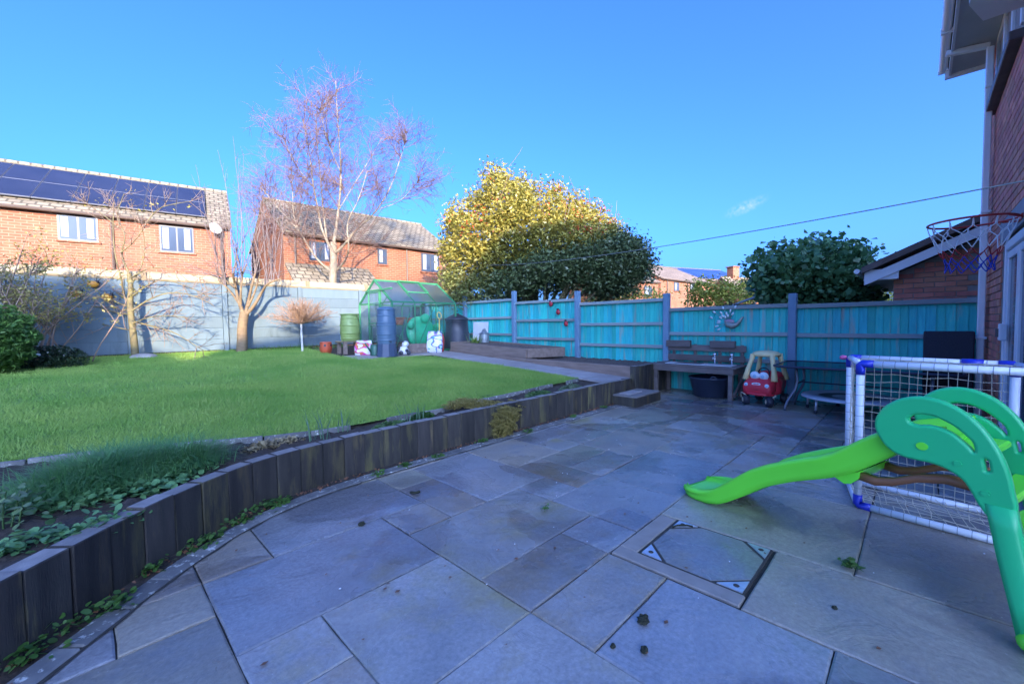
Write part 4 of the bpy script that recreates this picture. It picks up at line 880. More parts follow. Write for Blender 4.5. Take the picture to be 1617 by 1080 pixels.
# bags of compost: pillow shapes with printed bands
def bag(loc, label, w, d, h, cols, lean=0.1, seed=1, group=None, rz=0.0):
    rr = random.Random(seed); e = empty('compost_bag', loc, rz); tag(e, label, 'bag', group)
    nu, nv = 20, 14; V = []; F = []
    for j in range(nv+1):
        t = j/nv; k = 1-abs(2*t-1)**3.0
        for i in range(nu):
            a = 2*math.pi*i/nu; ex = abs(math.cos(a))**0.6*math.copysign(1, math.cos(a)); ey = abs(math.sin(a))**0.8*math.copysign(1, math.sin(a))
            wr = 1+0.10*math.sin(5*a+7*t+seed)+rr.uniform(-0.05,0.05); tw = 0.55+0.45*min(1, k*1.4)
            V.append((ex*w/2*(0.86+0.14*k)*(1+0.03*math.sin(9*t+seed)), ey*d/2*(0.12+0.88*k)*wr+lean*t, t*h*(1+0.05*math.sin(2*a+seed))))
    for j in range(nv):
        for i in range(nu): F.append((j*nu+i, j*nu+(i+1) % nu, (j+1)*nu+(i+1) % nu, (j+1)*nu+i))
    F += [tuple(reversed(range(nu))), tuple(nv*nu+i for i in range(nu))]
    me = bpy.data.meshes.new('sack'); me.from_pydata(V, [], F); me.update()
    pm = PRINT('bag_print_%d' % seed, cols, seed); link('sack', me, pm, e, True); MB().box((0,lean,h+0.012), (w*0.84,0.008,0.05)).build('seam', pm, e); return e
cW, cM, cO, cK, cC, cV, cR = (0.66,0.66,0.70), (0.62,0.05,0.30), (0.62,0.16,0.05), (0.035,0.04,0.06), (0.08,0.40,0.55), (0.40,0.25,0.62), (0.42,0.05,0.04)
PW, PK = (MAT('print_white',(0.66,0.66,0.70),rough=0.35), MAT('print_black',(0.035,0.04,0.06),rough=0.35))
bag((5.10,10.50,lawn_z(10.5)-0.0), 'white, pink and orange compost bag below the pale green water butt', 0.46, 0.24, 0.36, [cW,cM,cO,cW], seed=2, rz=rad(-45))
bag((6.98,9.95,lawn_z(9.95)+0.012), 'white, violet and blue printed compost bag propped at the greenhouse front', 0.46, 0.20, 0.58, [cW,cV,cK,cC,cW], seed=5, rz=rad(-45))
bag((7.26,10.12,lawn_z(10.12)+0.012), 'red sack behind the printed compost bag', 0.30, 0.20, 0.48, [cR,(0.36,0.04,0.035)], seed=8, rz=rad(-45))
wc = empty('watering_can', (5.30,10.22,lawn_z(10.22)+0.017)); tag(wc, 'dark green watering can between the pink bag and the blue water butt', 'watering can')
CANG = MAT('can_green', (0.030,0.105,0.075), rough=0.45)
MB().lathe([(0.125,0),(0.13,0.02),(0.118,0.28),(0.108,0.29)], 20).build('body', CANG, wc, True); MB().tube([(0,-0.115,0.30),(0,-0.13,0.42),(0,0.0,0.47),(0,0.12,0.40),(0,0.115,0.26)], 0.014, 8).build('handle', CANG, wc, True); MB().tube([(-0.1,0,0.08),(-0.2,0,0.22),(-0.28,0,0.34)], [0.03,0.022,0.018], 8).build('spout', CANG, wc, True)
pn = empty('ornament', (5.92,9.86,lawn_z(9.86)+0.017)); tag(pn, 'small black-and-white animal ornament beside the blue water butt', 'ornament')
MB().ell((0,0,0.12), (0.14,0.13,0.13), 18, 12).build('body', PW, pn, True); MB().ell((0.05,-0.02,0.30), (0.095,0.09,0.085), 16, 10).build('head', PW, pn, True)
for c_, r_ in (((-0.02,-0.02,0.375),0.033),((0.11,-0.02,0.375),0.033),((-0.10,-0.06,0.08),0.06),((0.10,-0.09,0.06),0.06),((0.02,-0.12,0.13),0.045),((-0.12,0.02,0.17),0.055)): MB().ell(c_, (r_,r_,r_), 10, 8).build('patch', PK, pn, True)
pb = empty('timber_planter', (6.55,10.26,lawn_z(10.26)+0.017)); tag(pb, 'short brown timber planter box in front of the greenhouse', 'planter')
for z in (0.06,0.185): MB().cham((0,-0.13,z), (0.92,0.035,0.12), 0.004).build('board', BEDTIMBER, pb); MB().cham((0,0.13,z), (0.92,0.035,0.12), 0.004).build('board', BEDTIMBER, pb)
for sx in (-0.445,0.445): MB().cham((sx,0,0.12), (0.03,0.225,0.235), 0.004).build('end_board', BEDTIMBER, pb)
MB().box((0,0,0.10), (0.855,0.22,0.18)).build('soil', SOIL, pb)
sp = empty('garden_fork', (7.36,10.22,lawn_z(10.22)+0.017)); tag(sp, 'long-handled fork with yellow D-grip leaning on the greenhouse', 'garden fork')
YEL = MAT('yellow_handle', (0.55,0.42,0.10), rough=0.5)
MB().tube([(-0.05,-0.05,0.30),(0.12,0.16,0.98)], 0.018, 8).build('shaft', YEL, sp, True)
MB().tube([Vector((0.12,0.16,0.97))+Vector((0.075*math.cos(t),0.02*math.sin(t),0.09+0.10*math.sin(t))) for t in np.linspace(-1.9, 4.9, 15)], 0.014, 6).build('grip', YEL, sp, True)
for k in range(4): MB().tube([(-0.05+0.045*(k-1.5),-0.06,0.33),(-0.10+0.05*(k-1.5),-0.11,0.005)], 0.008, 5).build('tine', STEEL, sp)
cb_ = empty('compost_bin', (8.33,10.62,lawn_z(10.62)-0.02)); tag(cb_, 'black tapered plastic compost bin with a pointed lid by the fence', 'compost bin')
MB().lathe([(0.44,0.0),(0.43,0.10),(0.41,0.12),(0.385,0.55),(0.37,0.57),(0.345,0.90),(0.355,0.92),(0.33,0.94)], 28).build('body', BLACKP, cb_, True)
MB().lathe([(0.35,0.925),(0.375,0.935),(0.375,0.975),(0.30,1.03),(0.10,1.13),(0.05,1.16),(0.02,1.165)], 28).build('lid', BLACKP, cb_, True); MB().cham((-0.30,-0.31,0.16), (0.36,0.06,0.20), 0.02, rz=rad(-45)).build('hatch', BLACKP, cb_)
MB().tube([(-0.32,-0.22,0.42),(-0.05,-0.40,0.47),(0.22,-0.33,0.55)], 0.012, 6).build('ridge', BLACKP, cb_)
bs = MB().cham((0,0,0.44), (0.52,0.03,0.88), 0.006).build('white_board', MAT('pale_board', (0.50,0.50,0.52), (0.40,0.41,0.44), scale=4, rough=0.6), None, loc=(8.98,10.25,0.70)); bs.rotation_euler = (rad(-8),0,rad(-60)); tag(bs, 'whitish flat board leaning between the compost bin and the fence', 'board')
ch = empty('milk_churn', (8.60,9.62,0.925)); tag(ch, 'small galvanised churn standing on the raised bed soil', 'churn')
GALV = MAT('dull_galvanised', (0.20,0.23,0.25), (0.30,0.33,0.35), scale=8, rough=0.5, metal=0.5)
MB().lathe([(0.15,0),(0.155,0.02),(0.15,0.24),(0.13,0.29),(0.09,0.33)], 24).build('body', GALV, ch, True); MB().lathe([(0.17,0.27),(0.17,0.285),(0.13,0.31),(0.085,0.33),(0.08,0.37)], 24).build('collar', GALV, ch, True); MB().lathe([(0.05,0.37),(0.055,0.42),(0.03,0.44),(0.02,0.45)], 14).build('lid', GALV, ch, True)
rp = empty('strawberry_pot', (4.60,11.66,lawn_z(11.66)-0.03)); tag(rp, 'orange-red pot with dark side openings against the grey wall', 'plant pot')
ORP = MAT('orange_red_plastic', (0.42,0.065,0.025), (0.48,0.09,0.04), scale=5, rough=0.5)
MB().lathe([(0.12,0),(0.155,0.10),(0.165,0.22),(0.145,0.30),(0.155,0.32),(0.13,0.33),(0.10,0.30)], 24).build('body', ORP, rp, True)
for t in np.linspace(0, 2*math.pi, 7)[:-1]: MB().lathe([(0.035,0),(0.03,0.006)], 10, (0.162*math.cos(t),0.162*math.sin(t),0.235), Matrix.Rotation(t, 3, 'Z') @ Matrix.Rotation(rad(90), 3, 'Y')).build('opening', BLACKP, rp)
# ================================================================== patio furniture and toys
WOODD = MAT('dark_stained_wood', (0.11,0.092,0.085), (0.18,0.15,0.14), scale=3, rough=0.75, bump=0.004, bscale=30, rnd=0.2, stretch=(4,1,4))
CHROME = MAT('chrome', (0.75,0.77,0.80), rough=0.12, metal=1.0)
bn = empty('mud_kitchen', (8.75, 3.25, 0)); tag(bn, 'dark wooden mud kitchen bench with metal sink and two taps at the fence', 'play kitchen')
for sx in (-0.31, 0.31):
    for sy in (-0.72, 0.74): MB().cham((sx,sy,0.285), (0.08,0.08,0.57), 0.006).build('leg', WOODD, bn)
for sx in (-0.36, -0.30+0.62): MB().cham((sx,0,0.535), (0.028,1.56,0.10), 0.004).build('apron', WOODD, bn)
for sy in (-0.77, 0.79): MB().cham((0,sy,0.53), (0.66,0.028,0.10), 0.004).build('apron', WOODD, bn)
for i, sx in enumerate((-0.32, -0.205, 0.235, 0.345)): MB().cham((sx,0,0.605+rs.uniform(-0.003,0.003)), (0.105,1.66,0.03), 0.004).build('top_board', WOODD, bn)
for sy in (-0.74, 0.72): MB().cham((0.015,sy,0.604), (0.325,0.16,0.028), 0.004).build('top_board', WOODD, bn)
sk = MB(); sk.cham((0.015,-0.03,0.623), (0.35,1.30,0.012), 0.003).build('sink', MAT('sink_steel', (0.78,0.80,0.82), rough=0.3, metal=0.35), bn)
MB().cham((0.015,0.18,0.631), (0.26,0.52,0.006), 0.002).build('bowl_shade', MAT('sink_shadow', (0.16,0.17,0.19), rough=0.3, metal=0.6), bn)  # flat plate for the sink bowl, its shade put into the dark colour
for sy in (-0.28, -0.60):
    tp = MB().tube([(0.16,sy,0.63),(0.16,sy,0.80)], 0.017, 10).build('tap', CHROME, bn, True); MB().tube([(0.16,sy,0.75),(0.06,sy,0.77),(0.045,sy,0.73)], 0.013, 8).build('spout', CHROME, tp, True)
    MB().ell((0.16,sy,0.825), (0.038,0.038,0.03), 10, 8).build('handle', CHROME, tp, True)
for z, y0, y1 in ((0.72,-0.78,0.80),(0.93,-0.80,0.82)): MB().cham((0.37,(y0+y1)/2,z), (0.025,y1-y0,0.13), 0.005).build('back_slat', WOODD, bn)
for y_ in (0.66,0.20,-0.30,-0.72): MB().cham((0.395,y_,0.80), (0.024,0.06,0.42), 0.004).build('upright', WOODD, bn)
for y0, y1 in ((0.26,0.78),(-0.62,-0.14)): MB().cham((0.30,(y0+y1)/2,1.02), (0.10,y1-y0,0.14), 0.006).build('shelf_box', WOODD, bn)
MB().bar((-0.30,-0.78,0.08), (0.30,-0.78,0.42), 0.03, 0.06, ch=0.003).build('brace', WOODD, bn)
tb_ = empty('plastic_tub', (8.70, 2.98, 0.0)); tag(tb_, 'round black plastic tub on the patio under the mud kitchen', 'tub')
NAVT = MAT('dark_blue_black_plastic', (0.020,0.030,0.055), (0.030,0.042,0.075), scale=3, rough=0.4)
MB().lathe([(0.29,0.004),(0.31,0.02),(0.385,0.36),(0.41,0.375),(0.405,0.395),(0.37,0.39),(0.30,0.05),(0.02,0.04)], 36).build('body', NAVT, tb_, True)
for t in (0.4, 3.6): MB().tube([(0.39*math.cos(t+k*0.16),0.39*math.sin(t+k*0.16),0.385+0.05*(1-k*k)) for k in (-1,-0.5,0,0.5,1)], 0.014, 6).build('handle', NAVT, tb_, True)

# ride-on car
CRED = MAT('toy_red', (0.62,0.030,0.055), (0.58,0.026,0.048), scale=3, rough=0.38); CYEL = MAT('toy_cream_yellow', (0.80,0.68,0.36), (0.76,0.62,0.30), scale=3, rough=0.42)
CWHT = MAT('toy_white', (0.62,0.72,0.78), rough=0.4); CBLK = MAT('toy_tyre', (0.018,0.024,0.04), rough=0.55); CCRM = MAT('toy_cream_hub', (0.62,0.56,0.42), rough=0.4)
from math import sin, cos, pi
car = empty('ride_on_car', (8.13, 2.03, 0), rad(-8)); tag(car, 'red toy ride-on car with cream-yellow roof, painted eyes and smiling front', 'toy car')
def loft(rings, name, m, par, cap=True):                       # rings of equal point count
    n = len(rings[0]); b = MB(); b.v = [tuple(p) for r in rings for p in r]
    for i in range(len(rings)-1):
        for j in range(n): b.f.append((i*n+j, i*n+(j+1) % n, (i+1)*n+(j+1) % n, (i+1)*n+j))
    if cap: b.f.append(tuple(reversed(range(n)))); b.f.append(tuple((len(rings)-1)*n+j for j in range(n)))
    return b.build(name, m, par, True)
def rr_ring(x, w, z0, z1, k=3.2, n=24, cx=0.0):                 # rounded rectangle across the car at x
    out = []
    for j in range(n):
        a = 2*pi*j/n; c, s = cos(a), sin(a); out.append((x, cx+math.copysign(abs(c)**(2/k), c)*w/2, (z0+z1)/2+math.copysign(abs(s)**(2/k), s)*(z1-z0)/2))
    return out
loft([rr_ring(0.0,0.36,0.24,0.34), rr_ring(0.01,0.44,0.20,0.40), rr_ring(0.05,0.48,0.185,0.44), rr_ring(0.14,0.49,0.18,0.49), rr_ring(0.24,0.47,0.18,0.52)], 'bonnet', CRED, car)
for sy in (-0.20, 0.20): loft([rr_ring(0.235,0.10,0.19,0.51,cx=sy), rr_ring(0.40,0.10,0.19,0.47,cx=sy*1.05), rr_ring(0.56,0.10,0.19,0.50,cx=sy)], 'side_panel', CRED, car)
loft([rr_ring(0.54,0.48,0.19,0.55), rr_ring(0.66,0.47,0.20,0.58), rr_ring(0.76,0.42,0.22,0.54), rr_ring(0.79,0.36,0.26,0.48)], 'rear_body', CRED, car)
MB().cham((0.40,0,0.22), (0.34,0.34,0.05), 0.01).build('floor', CRED, car); MB().cham((0.52,0,0.33), (0.16,0.30,0.20), 0.03).build('seat', CRED, car)
lip = MB().tube([(0.0+0.10*abs(t)**2.2*1.1-0.012,0.245*t,0.215) for t in np.linspace(-1,1,13)], 0.022, 8).build('bumper', CRED, car, True)
for sx, sy, lx in ((0.15,0.19,0.26),(0.15,-0.19,0.26),(0.66,0.19,0.58),(0.66,-0.19,0.58)):
    s = math.copysign(1, sy)
    b = MB(); pts = [(sx,s*0.235,0.44),(sx+(lx-sx)*0.35,s*0.215,0.60),(sx+(lx-sx)*0.75,s*0.175,0.78),(lx,s*0.155,0.89)]; b.tube(pts, [0.055,0.042,0.036,0.05], 10); b.build('pillar', CYEL, car, True)
rf_ = [[(0.42+0.24*k*cos(2*pi*j/28)*(1 if True else 1), 0.22*k*sin(2*pi*j/28), z) for j in range(28)] for k, z in ((0.86,0.855),(0.98,0.865),(1.02,0.885),(0.98,0.91),(0.80,0.935),(0.45,0.95),(0.05,0.955))]
loft(rf_, 'roof', CYEL, car)
for sy in (0.072,-0.072):
    e_ = MB().ell((0.135,sy,0.525), (0.035,0.080,0.072), 16, 12).build('windscreen_eye', CWHT, car, True); MB().ell((0.102,sy*0.9,0.515), (0.008,0.030,0.034), 12, 8).build('pupil', MAT('pale_blue_print', (0.30,0.50,0.66), rough=0.4) if sy > 0 else bpy.data.materials['pale_blue_print'], e_, True)
for sy in (0.165,-0.165):
    hl_ = MB().ell((0.022,sy,0.365), (0.024,0.042,0.038), 16, 10).build('headlight', CWHT, car, True); MB().ell((0.001,sy,0.363), (0.008,0.022,0.020), 12, 8).build('lens', bpy.data.materials['pale_blue_print'], hl_, True)
lg = MB().prism([(0.075*cos(2*pi*j/20),0.024*sin(2*pi*j/20)) for j in range(20)], lambda p: (0.040,p[0],0.392+p[1]), lambda p: (0.006,p[0],0.392+p[1])).build('badge', CWHT, car)
for k in range(5): MB().box((0.005,-0.042+0.02*k,0.392), (0.004,0.012,0.020 if k % 2 else 0.012)).build('badge_mark', CRED, lg)
MB().tube([(-0.001+0.02*t*t,0.075*t,0.292+0.028*t*t) for t in np.linspace(-1,1,9)], 0.006, 6).build('smile', MAT('toy_dark_red', (0.25,0.012,0.025), rough=0.4), car, True)
MB().tube([(0.50+0.09*cos(t)*0,0.09*cos(t),0.56+0.09*sin(t)) for t in np.linspace(0,2*pi,17)[:-1]], 0.012, 6, closed=True).build('steering_wheel', CBLK, car, True).location = (-0.17,0,0)
for sx, sy in ((0.07,0.19),(0.07,-0.19),(0.68,0.21),(0.68,-0.21)):
    s = math.copysign(1, sy); mw = Matrix.Rotation(rad(90), 3, 'X')
    wl = MB().lathe([(0.045,-0.05),(0.078,-0.05),(0.092,-0.03),(0.092,0.03),(0.078,0.05),(0.045,0.05)], 20, (0,0,0), mw).build('wheel', CBLK, car, True, loc=(sx,sy,0.095)); wl.rotation_euler = (0,0,rad(38) if sx < 0.3 else 0)
    MB().lathe([(0.042,-0.056),(0.030,-0.060),(0.012,-0.058)], 14, (0,0,0), mw).build('hub', CCRM, wl, True)
    MB().lathe([(0.042,0.056),(0.030,0.060),(0.012,0.058)], 14, (0,0,0), mw).build('hub', CCRM, wl, True)
    if sx < 0.3: MB().tube([(-0.10,0.02*s,0.085),(-0.09,0.07*s,0.12),(0.02,0.075*s,0.125),(0.02,0.075*s,0.03)], 0.008, 6).build('caster_fork', CCRM, wl, True)

# glass patio table
DKMET = MAT('dark_blue_metal', (0.030,0.040,0.070), (0.040,0.05,0.085), scale=4, rough=0.4, metal=0.3)
TGL = bpy.data.materials.new('table_glass'); TGL.use_nodes = True; n_ = TGL.node_tree.nodes; l_ = TGL.node_tree.links; n_.remove(n_['Principled BSDF'])
t1 = n_.new('ShaderNodeBsdfTransparent'); t1.inputs[0].default_value = (0.10,0.14,0.18,1); t2 = n_.new('ShaderNodeBsdfGlossy'); t2.inputs['Roughness'].default_value = 0.08; mm = n_.new('ShaderNodeMixShader')
l_.new(sheen(n_, l_, 0.05, 0.6), mm.inputs[0]); l_.new(t1.outputs[0], mm.inputs[1]); l_.new(t2.outputs[0], mm.inputs[2]); l_.new(mm.outputs[0], n_['Material Output'].inputs[0])
tbl = empty('patio_table', (8.45, 0.65, 0)); tag(tbl, 'dark glass-topped patio table with bent metal legs against the fence', 'table')
def rrect(hx, hy, r, n=7): return [(sx*(hx-r)+r*cos(a0+pi/2*k/n), sy*(hy-r)+r*sin(a0+pi/2*k/n)) for sx, sy, a0 in ((1,1,0),(-1,1,pi/2),(-1,-1,pi),(1,-1,3*pi/2)) for k in range(n+1)]
MB().prism(rrect(0.565,1.065,0.16), lambda p: (*p,0.742), lambda p: (*p,0.752)).build('glass_top', TGL, tbl)
MB().tube([(*p,0.745) for p in rrect(0.585,1.085,0.18)], 0.019, 8, closed=True).build('rim', DKMET, tbl, True)
for sx in (-1, 1):
    for sy in (-1, 1): MB().tube([(sx*0.30,sy*0.80,0.735),(sx*0.28,sy*0.78,0.50),(sx*0.30,sy*0.80,0.36),(sx*0.36,sy*0.90,0.16),(sx*0.385,sy*0.93,0.06),(sx*0.385,sy*0.93,0.004)], 0.020, 8).build('leg', MAT('grey_blue_tube', (0.15,0.17,0.21), rough=0.4, metal=0.3) if 'grey_blue_tube' not in bpy.data.materials else bpy.data.materials['grey_blue_tube'], tbl, True)
for sy in (-1, 1): MB().tube([(-0.29,sy*0.78,0.45),(0.29,sy*0.78,0.45)], 0.012, 6).build('stretcher', DKMET, tbl)
MB().tube([(0,-0.78,0.45),(0,0.78,0.45)], 0.012, 6).build('stretcher', DKMET, tbl)
for sx in (-0.30, 0.30): MB().tube([(sx,-0.95,0.725),(sx,0.95,0.725)], 0.014, 6).build('apron_tube', DKMET, tbl)
# mini trampoline
tr = empty('mini_trampoline', (8.52, 0.80, 0)); tag(tr, 'small round trampoline with blue-grey padded edge under the glass table', 'trampoline')
PAD = MAT('blue_grey_pad', (0.40,0.46,0.55), (0.46,0.52,0.60), scale=6, rough=0.5); 
MB().lathe([(0.40,0.25),(0.42,0.272),(0.56,0.275),(0.625,0.262),(0.635,0.235),(0.60,0.225),(0.44,0.24)], 40).build('pad', PAD, tr, True)
MB().lathe([(0.415,0.246),(0.415,0.252),(0.02,0.248)], 36).build('mat', BLACKP, tr)
for k in range(6):
    t = rad(20)+2*pi*k/6; lg = MB().tube([(0.56*cos(t),0.56*sin(t),0.235),(0.57*cos(t),0.57*sin(t),0.03)], 0.019, 8).build('leg', MAT('pale_tube', (0.42,0.44,0.48), rough=0.4, metal=0.4) if 'pale_tube' not in bpy.data.materials else bpy.data.materials['pale_tube'], tr, True)
    MB().lathe([(0.024,0.0),(0.026,0.03),(0.02,0.05)], 10, (0.57*cos(t),0.57*sin(t),0.002)).build('foot', BLACKP, lg, True)
# dark high-backed chair by the house wall
RATT = MAT('dark_rattan', (0.016,0.020,0.034), (0.030,0.034,0.052), scale=70, rough=0.65, bump=0.004, bscale=120)
cr = empty('garden_chair', (8.72, -0.30, 0)); tag(cr, 'dark woven high-backed garden chair between table and house wall', 'chair')
MB().cham((0.25,0,0.86), (0.05,0.53,0.88), 0.015).build('backrest', RATT, cr); MB().cham((-0.02,0,0.40), (0.50,0.52,0.07), 0.015).build('seat', RATT, cr)
for sx in (-0.22,0.22):
    for sy in (-0.22,0.22): MB().cham((sx,sy,0.18), (0.04,0.04,0.36), 0.005).build('leg', RATT, cr)

# football goal
PVC = MAT('white_pvc', (0.70,0.74,0.80), (0.66,0.70,0.77), scale=4, rough=0.35); PBL = MAT('blue_plastic', (0.012,0.030,0.42), rough=0.4); NET = MAT('net_cord', (0.52,0.47,0.36), rough=0.8); TIE = MAT('dark_tie', (0.22,0.25,0.30), rough=0.7)
go = empty('football_goal', (4.24, 0.33, 0)); tag(go, 'white tube football goal with blue corners and net behind the slide', 'goal')
N0 = Vector((0,0,0)); F0 = Vector((0.60,0.12,0)); DG = Vector((-0.13,-0.95,0)); GH = 1.15; UZ = Vector((0,0,GH)); rt = 0.026
for b0 in (N0, F0):
    for end in (0, 1):
        p = b0+DG*end+Vector((0,0,rt)); q = b0+DG*end+UZ-Vector((0,0,rt))
        MB().tube([p+Vector((0,0,0.05)), q-Vector((0,0,0.06))], rt, 14).build('upright', PVC, go, True)
    MB().tube([b0+UZ+DG*0.06, b0+UZ+DG*0.94], rt, 14).build('top_bar', PVC, go, True); MB().tube([b0+Vector((0,0,rt))+DG*0.06, b0+Vector((0,0,rt))+DG*0.94], rt, 14).build('ground_bar', PVC, go, True)
    for end in (0, 1):
        sgn = 1-2*end
        for zz, sz in ((rt,1),(GH,-1)):
            c = b0+DG*end+Vector((0,0,zz)); MB().tube([c+Vector((0,0,sz*0.085)), c+Vector((0,0,sz*0.012)), c+DG*0.012*sgn, c+DG*0.085*sgn], rt+0.004, 14).build('corner', PBL, go, True)
for end in (0, 1):
    for zz in (rt, GH): MB().tube([N0+DG*end+Vector((0,0,zz))+F0*0.06, DG*end+Vector((0,0,zz))+F0*0.94], rt*0.9, 12).build('side_bar', PVC, go, True)
MB().tube([F0+UZ+DG*0.72, F0+UZ+DG*0.84], rt+0.006, 14).build('coupling', PBL, go, True)
nb2 = MB(); rn = random.Random(4)
def cord(p, q, sag=0.012, seg=4):
    off = [Vector((rn.uniform(-1,1),rn.uniform(-1,1),rn.uniform(-1,1)))*sag for _ in range(seg+1)]
    nb2.tube([p.lerp(q, k/seg)+(off[k] if 0 < k < seg else Vector()) for k in range(seg+1)], 0.0028, 3, caps=False)
def netface(o, a, b, na, nb_n, sag=0.01):
    for i in range(na+1): cord(o+a*(i/na), o+a*(i/na)+b, sag, 5)
    for j in range(nb_n+1): cord(o+b*(j/nb_n), o+b*(j/nb_n)+a, sag, 6)
netface(F0, DG, UZ, 17, 17); netface(N0, F0, UZ, 9, 17); netface(N0+UZ, DG, F0, 17, 7, 0.004); netface(N0+Vector((0,0,0.035)), DG, F0, 17, 8, 0.018)
nb2.build('net', NET, go)
tt = MB()
for b0 in (N0, F0):
    for k in range(1, 14):
        for zz in (rt, GH):
            c = b0+DG*(k/14)+Vector((0,0,zz)); d_ = DG.normalized()
            tt.tube([c-d_*0.0016, c+d_*0.0016], rt+0.0018, 12)
    for k in range(1, 14): c = b0+Vector((0,0,GH*k/14)); tt.tube([c-Vector((0,0,0.0014)), c+Vector((0,0,0.0014))], rt+0.0015, 12)
struct(tt.build('net_tie', TIE, go), 'stuff')
# boundary peg on the corner
MB().lathe([(0.018,0),(0.022,0.03),(0.012,0.05)], 10, F0+Vector((0.0,0.025,GH)), Matrix.Rotation(rad(-90), 3, 'X')).build('end_cap', MAT('pink_plastic', (0.55,0.10,0.28), rough=0.5), go, True)

# slide
LIME = MAT('lime_plastic', (0.15,0.78,0.045), (0.17,0.82,0.055), scale=2, rough=0.26, bump=0.0006, bscale=160, c3=(0.10,0.50,0.04), s3=40, t3=(0.70,0.76)); DGRN = MAT('deep_green_plastic', (0.020,0.50,0.165), (0.025,0.54,0.185), scale=2, rough=0.33, bump=0.0006, bscale=160, c3=(0.05,0.42,0.22), s3=34, t3=(0.66,0.74)); BRWN = MAT('tan_plastic', (0.26,0.11,0.05), rough=0.45)
ag = rad(16); SD = Vector((-sin(ag), -cos(ag), 0)); SN = Vector((cos(ag), -sin(ag), 0)); SWD = 0.50
sld = empty('slide', (3.47, 1.15, 0)); tag(sld, 'green plastic toddler slide with lime chute and dark green side panels on the patio', 'slide')
def sp3(s, z, w=0.0): return SD*s + SN*w + Vector((0,0,z))
def interp(P, t): xs = [p[0] for p in P]; ys = [p[1] for p in P]; return float(np.interp(t, xs, ys))
NT = [(-0.345,0.080),(-0.25,0.088),(-0.14,0.098),(-0.03,0.14),(0.079,0.225),(0.18,0.315),(0.274,0.393),(0.40,0.47),(0.524,0.531),(0.62,0.575),(0.716,0.615),(0.81,0.67),(0.896,0.741),(0.98,0.81),(1.056,0.859),(1.30,0.93)]
NBT = [(-0.345,0.020),(-0.25,0.008),(-0.182,0.004),(-0.08,0.01),(0.023,0.04),(0.10,0.085),(0.19,0.152),(0.29,0.235),(0.39,0.304),(0.49,0.36),(0.584,0.408),(0.70,0.458),(0.793,0.499),(0.922,0.574),(1.0,0.64),(1.108,0.741),(1.30,0.78)]
rings = []
for s in np.linspace(-0.345, 1.30, 60):
    t, b = interp(NT, s), interp(NBT, s); fl = b + min(0.05, (t-b)*0.45); e = 0.022
    g_ = max(0.0, (-0.20-s)/0.145); ins = 0.075*g_**2.2; tt_ = t - 0.012*g_; fl = min(fl, tt_-0.012)
    half = [(0.006,b),(-0.002,b+(t-b)*0.30),(-0.004,b+(t-b)*0.62),(-0.016,tt_-0.030),(-0.014,tt_-0.012),(0.0,tt_),(0.020,tt_+0.003),(0.038,tt_-0.004),(0.048,tt_-0.022),(0.056,fl+0.034),(0.075,fl+0.010),(0.11,fl+0.003)]
    sec = half + [(SWD-w_, z) for w_, z in reversed(half)]
    rings.append([sp3(s, max(z, 0.004), ins+w_*(1-2*ins/SWD)) for w_, z in sec])
loft(rings, 'chute', LIME, sld)
# bracket under the chute
MB().prism([(0.80,0.50),(0.93,0.575),(0.925,0.53),(0.885,0.485),(0.85,0.475)], lambda p: sp3(*p,0.04), lambda p: sp3(*p,SWD-0.04)).build('bracket', LIME, sld)
def curve_panel(name, outline, holes, w0, w1, mat, parent, bev=0.014):
    cu = bpy.data.curves.new(name, 'CURVE'); cu.dimensions = '2D'; cu.fill_mode = 'BOTH'; cu.extrude = (w1-w0)/2-bev; cu.bevel_depth = bev; cu.bevel_resolution = 2; cu.resolution_u = 5
    for L in [outline]+holes:
        s_ = cu.splines.new('BEZIER'); s_.bezier_points.add(len(L)-1); s_.use_cyclic_u = True
        for p, q in zip(s_.bezier_points, L): p.co = (q[0], q[1], 0); p.handle_left_type = p.handle_right_type = 'AUTO'
    ob = bpy.data.objects.new('tmp', cu); COL.objects.link(ob); dg_ = bpy.context.evaluated_depsgraph_get(); dg_.update()
    me = bpy.data.meshes.new_from_object(ob.evaluated_get(dg_)); bpy.data.objects.remove(ob); me.materials.clear(); me.name = name
    for v in me.vertices: v.co = sp3(v.co.x, v.co.y, (w0+w1)/2 + v.co.z)
    return link(name, me, mat, parent, True)
PAN = [(1.040,0.889),(1.052,0.955),(1.108,1.026),(1.178,1.062),(1.259,1.068),(1.340,1.040),(1.412,0.981),(1.467,0.900),(1.513,0.793),(1.537,0.680),(1.545,0.580),(1.515,0.545),(1.484,0.545),(1.456,0.580),(1.424,0.643),(1.392,0.695),(1.342,0.730),(1.274,0.750),(1.203,0.752),(1.147,0.758),(1.098,0.784),(1.060,0.834)]
HL1 = [(1.160,0.948),(1.178,0.985),(1.243,1.003),(1.32,0.981),(1.386,0.933),(1.432,0.868),(1.422,0.825),(1.388,0.855),(1.33,0.905),(1.271,0.923),(1.185,0.920)]
HL2 = [(1.446,0.822),(1.466,0.826),(1.486,0.775),(1.482,0.748),(1.455,0.745),(1.446,0.774)]
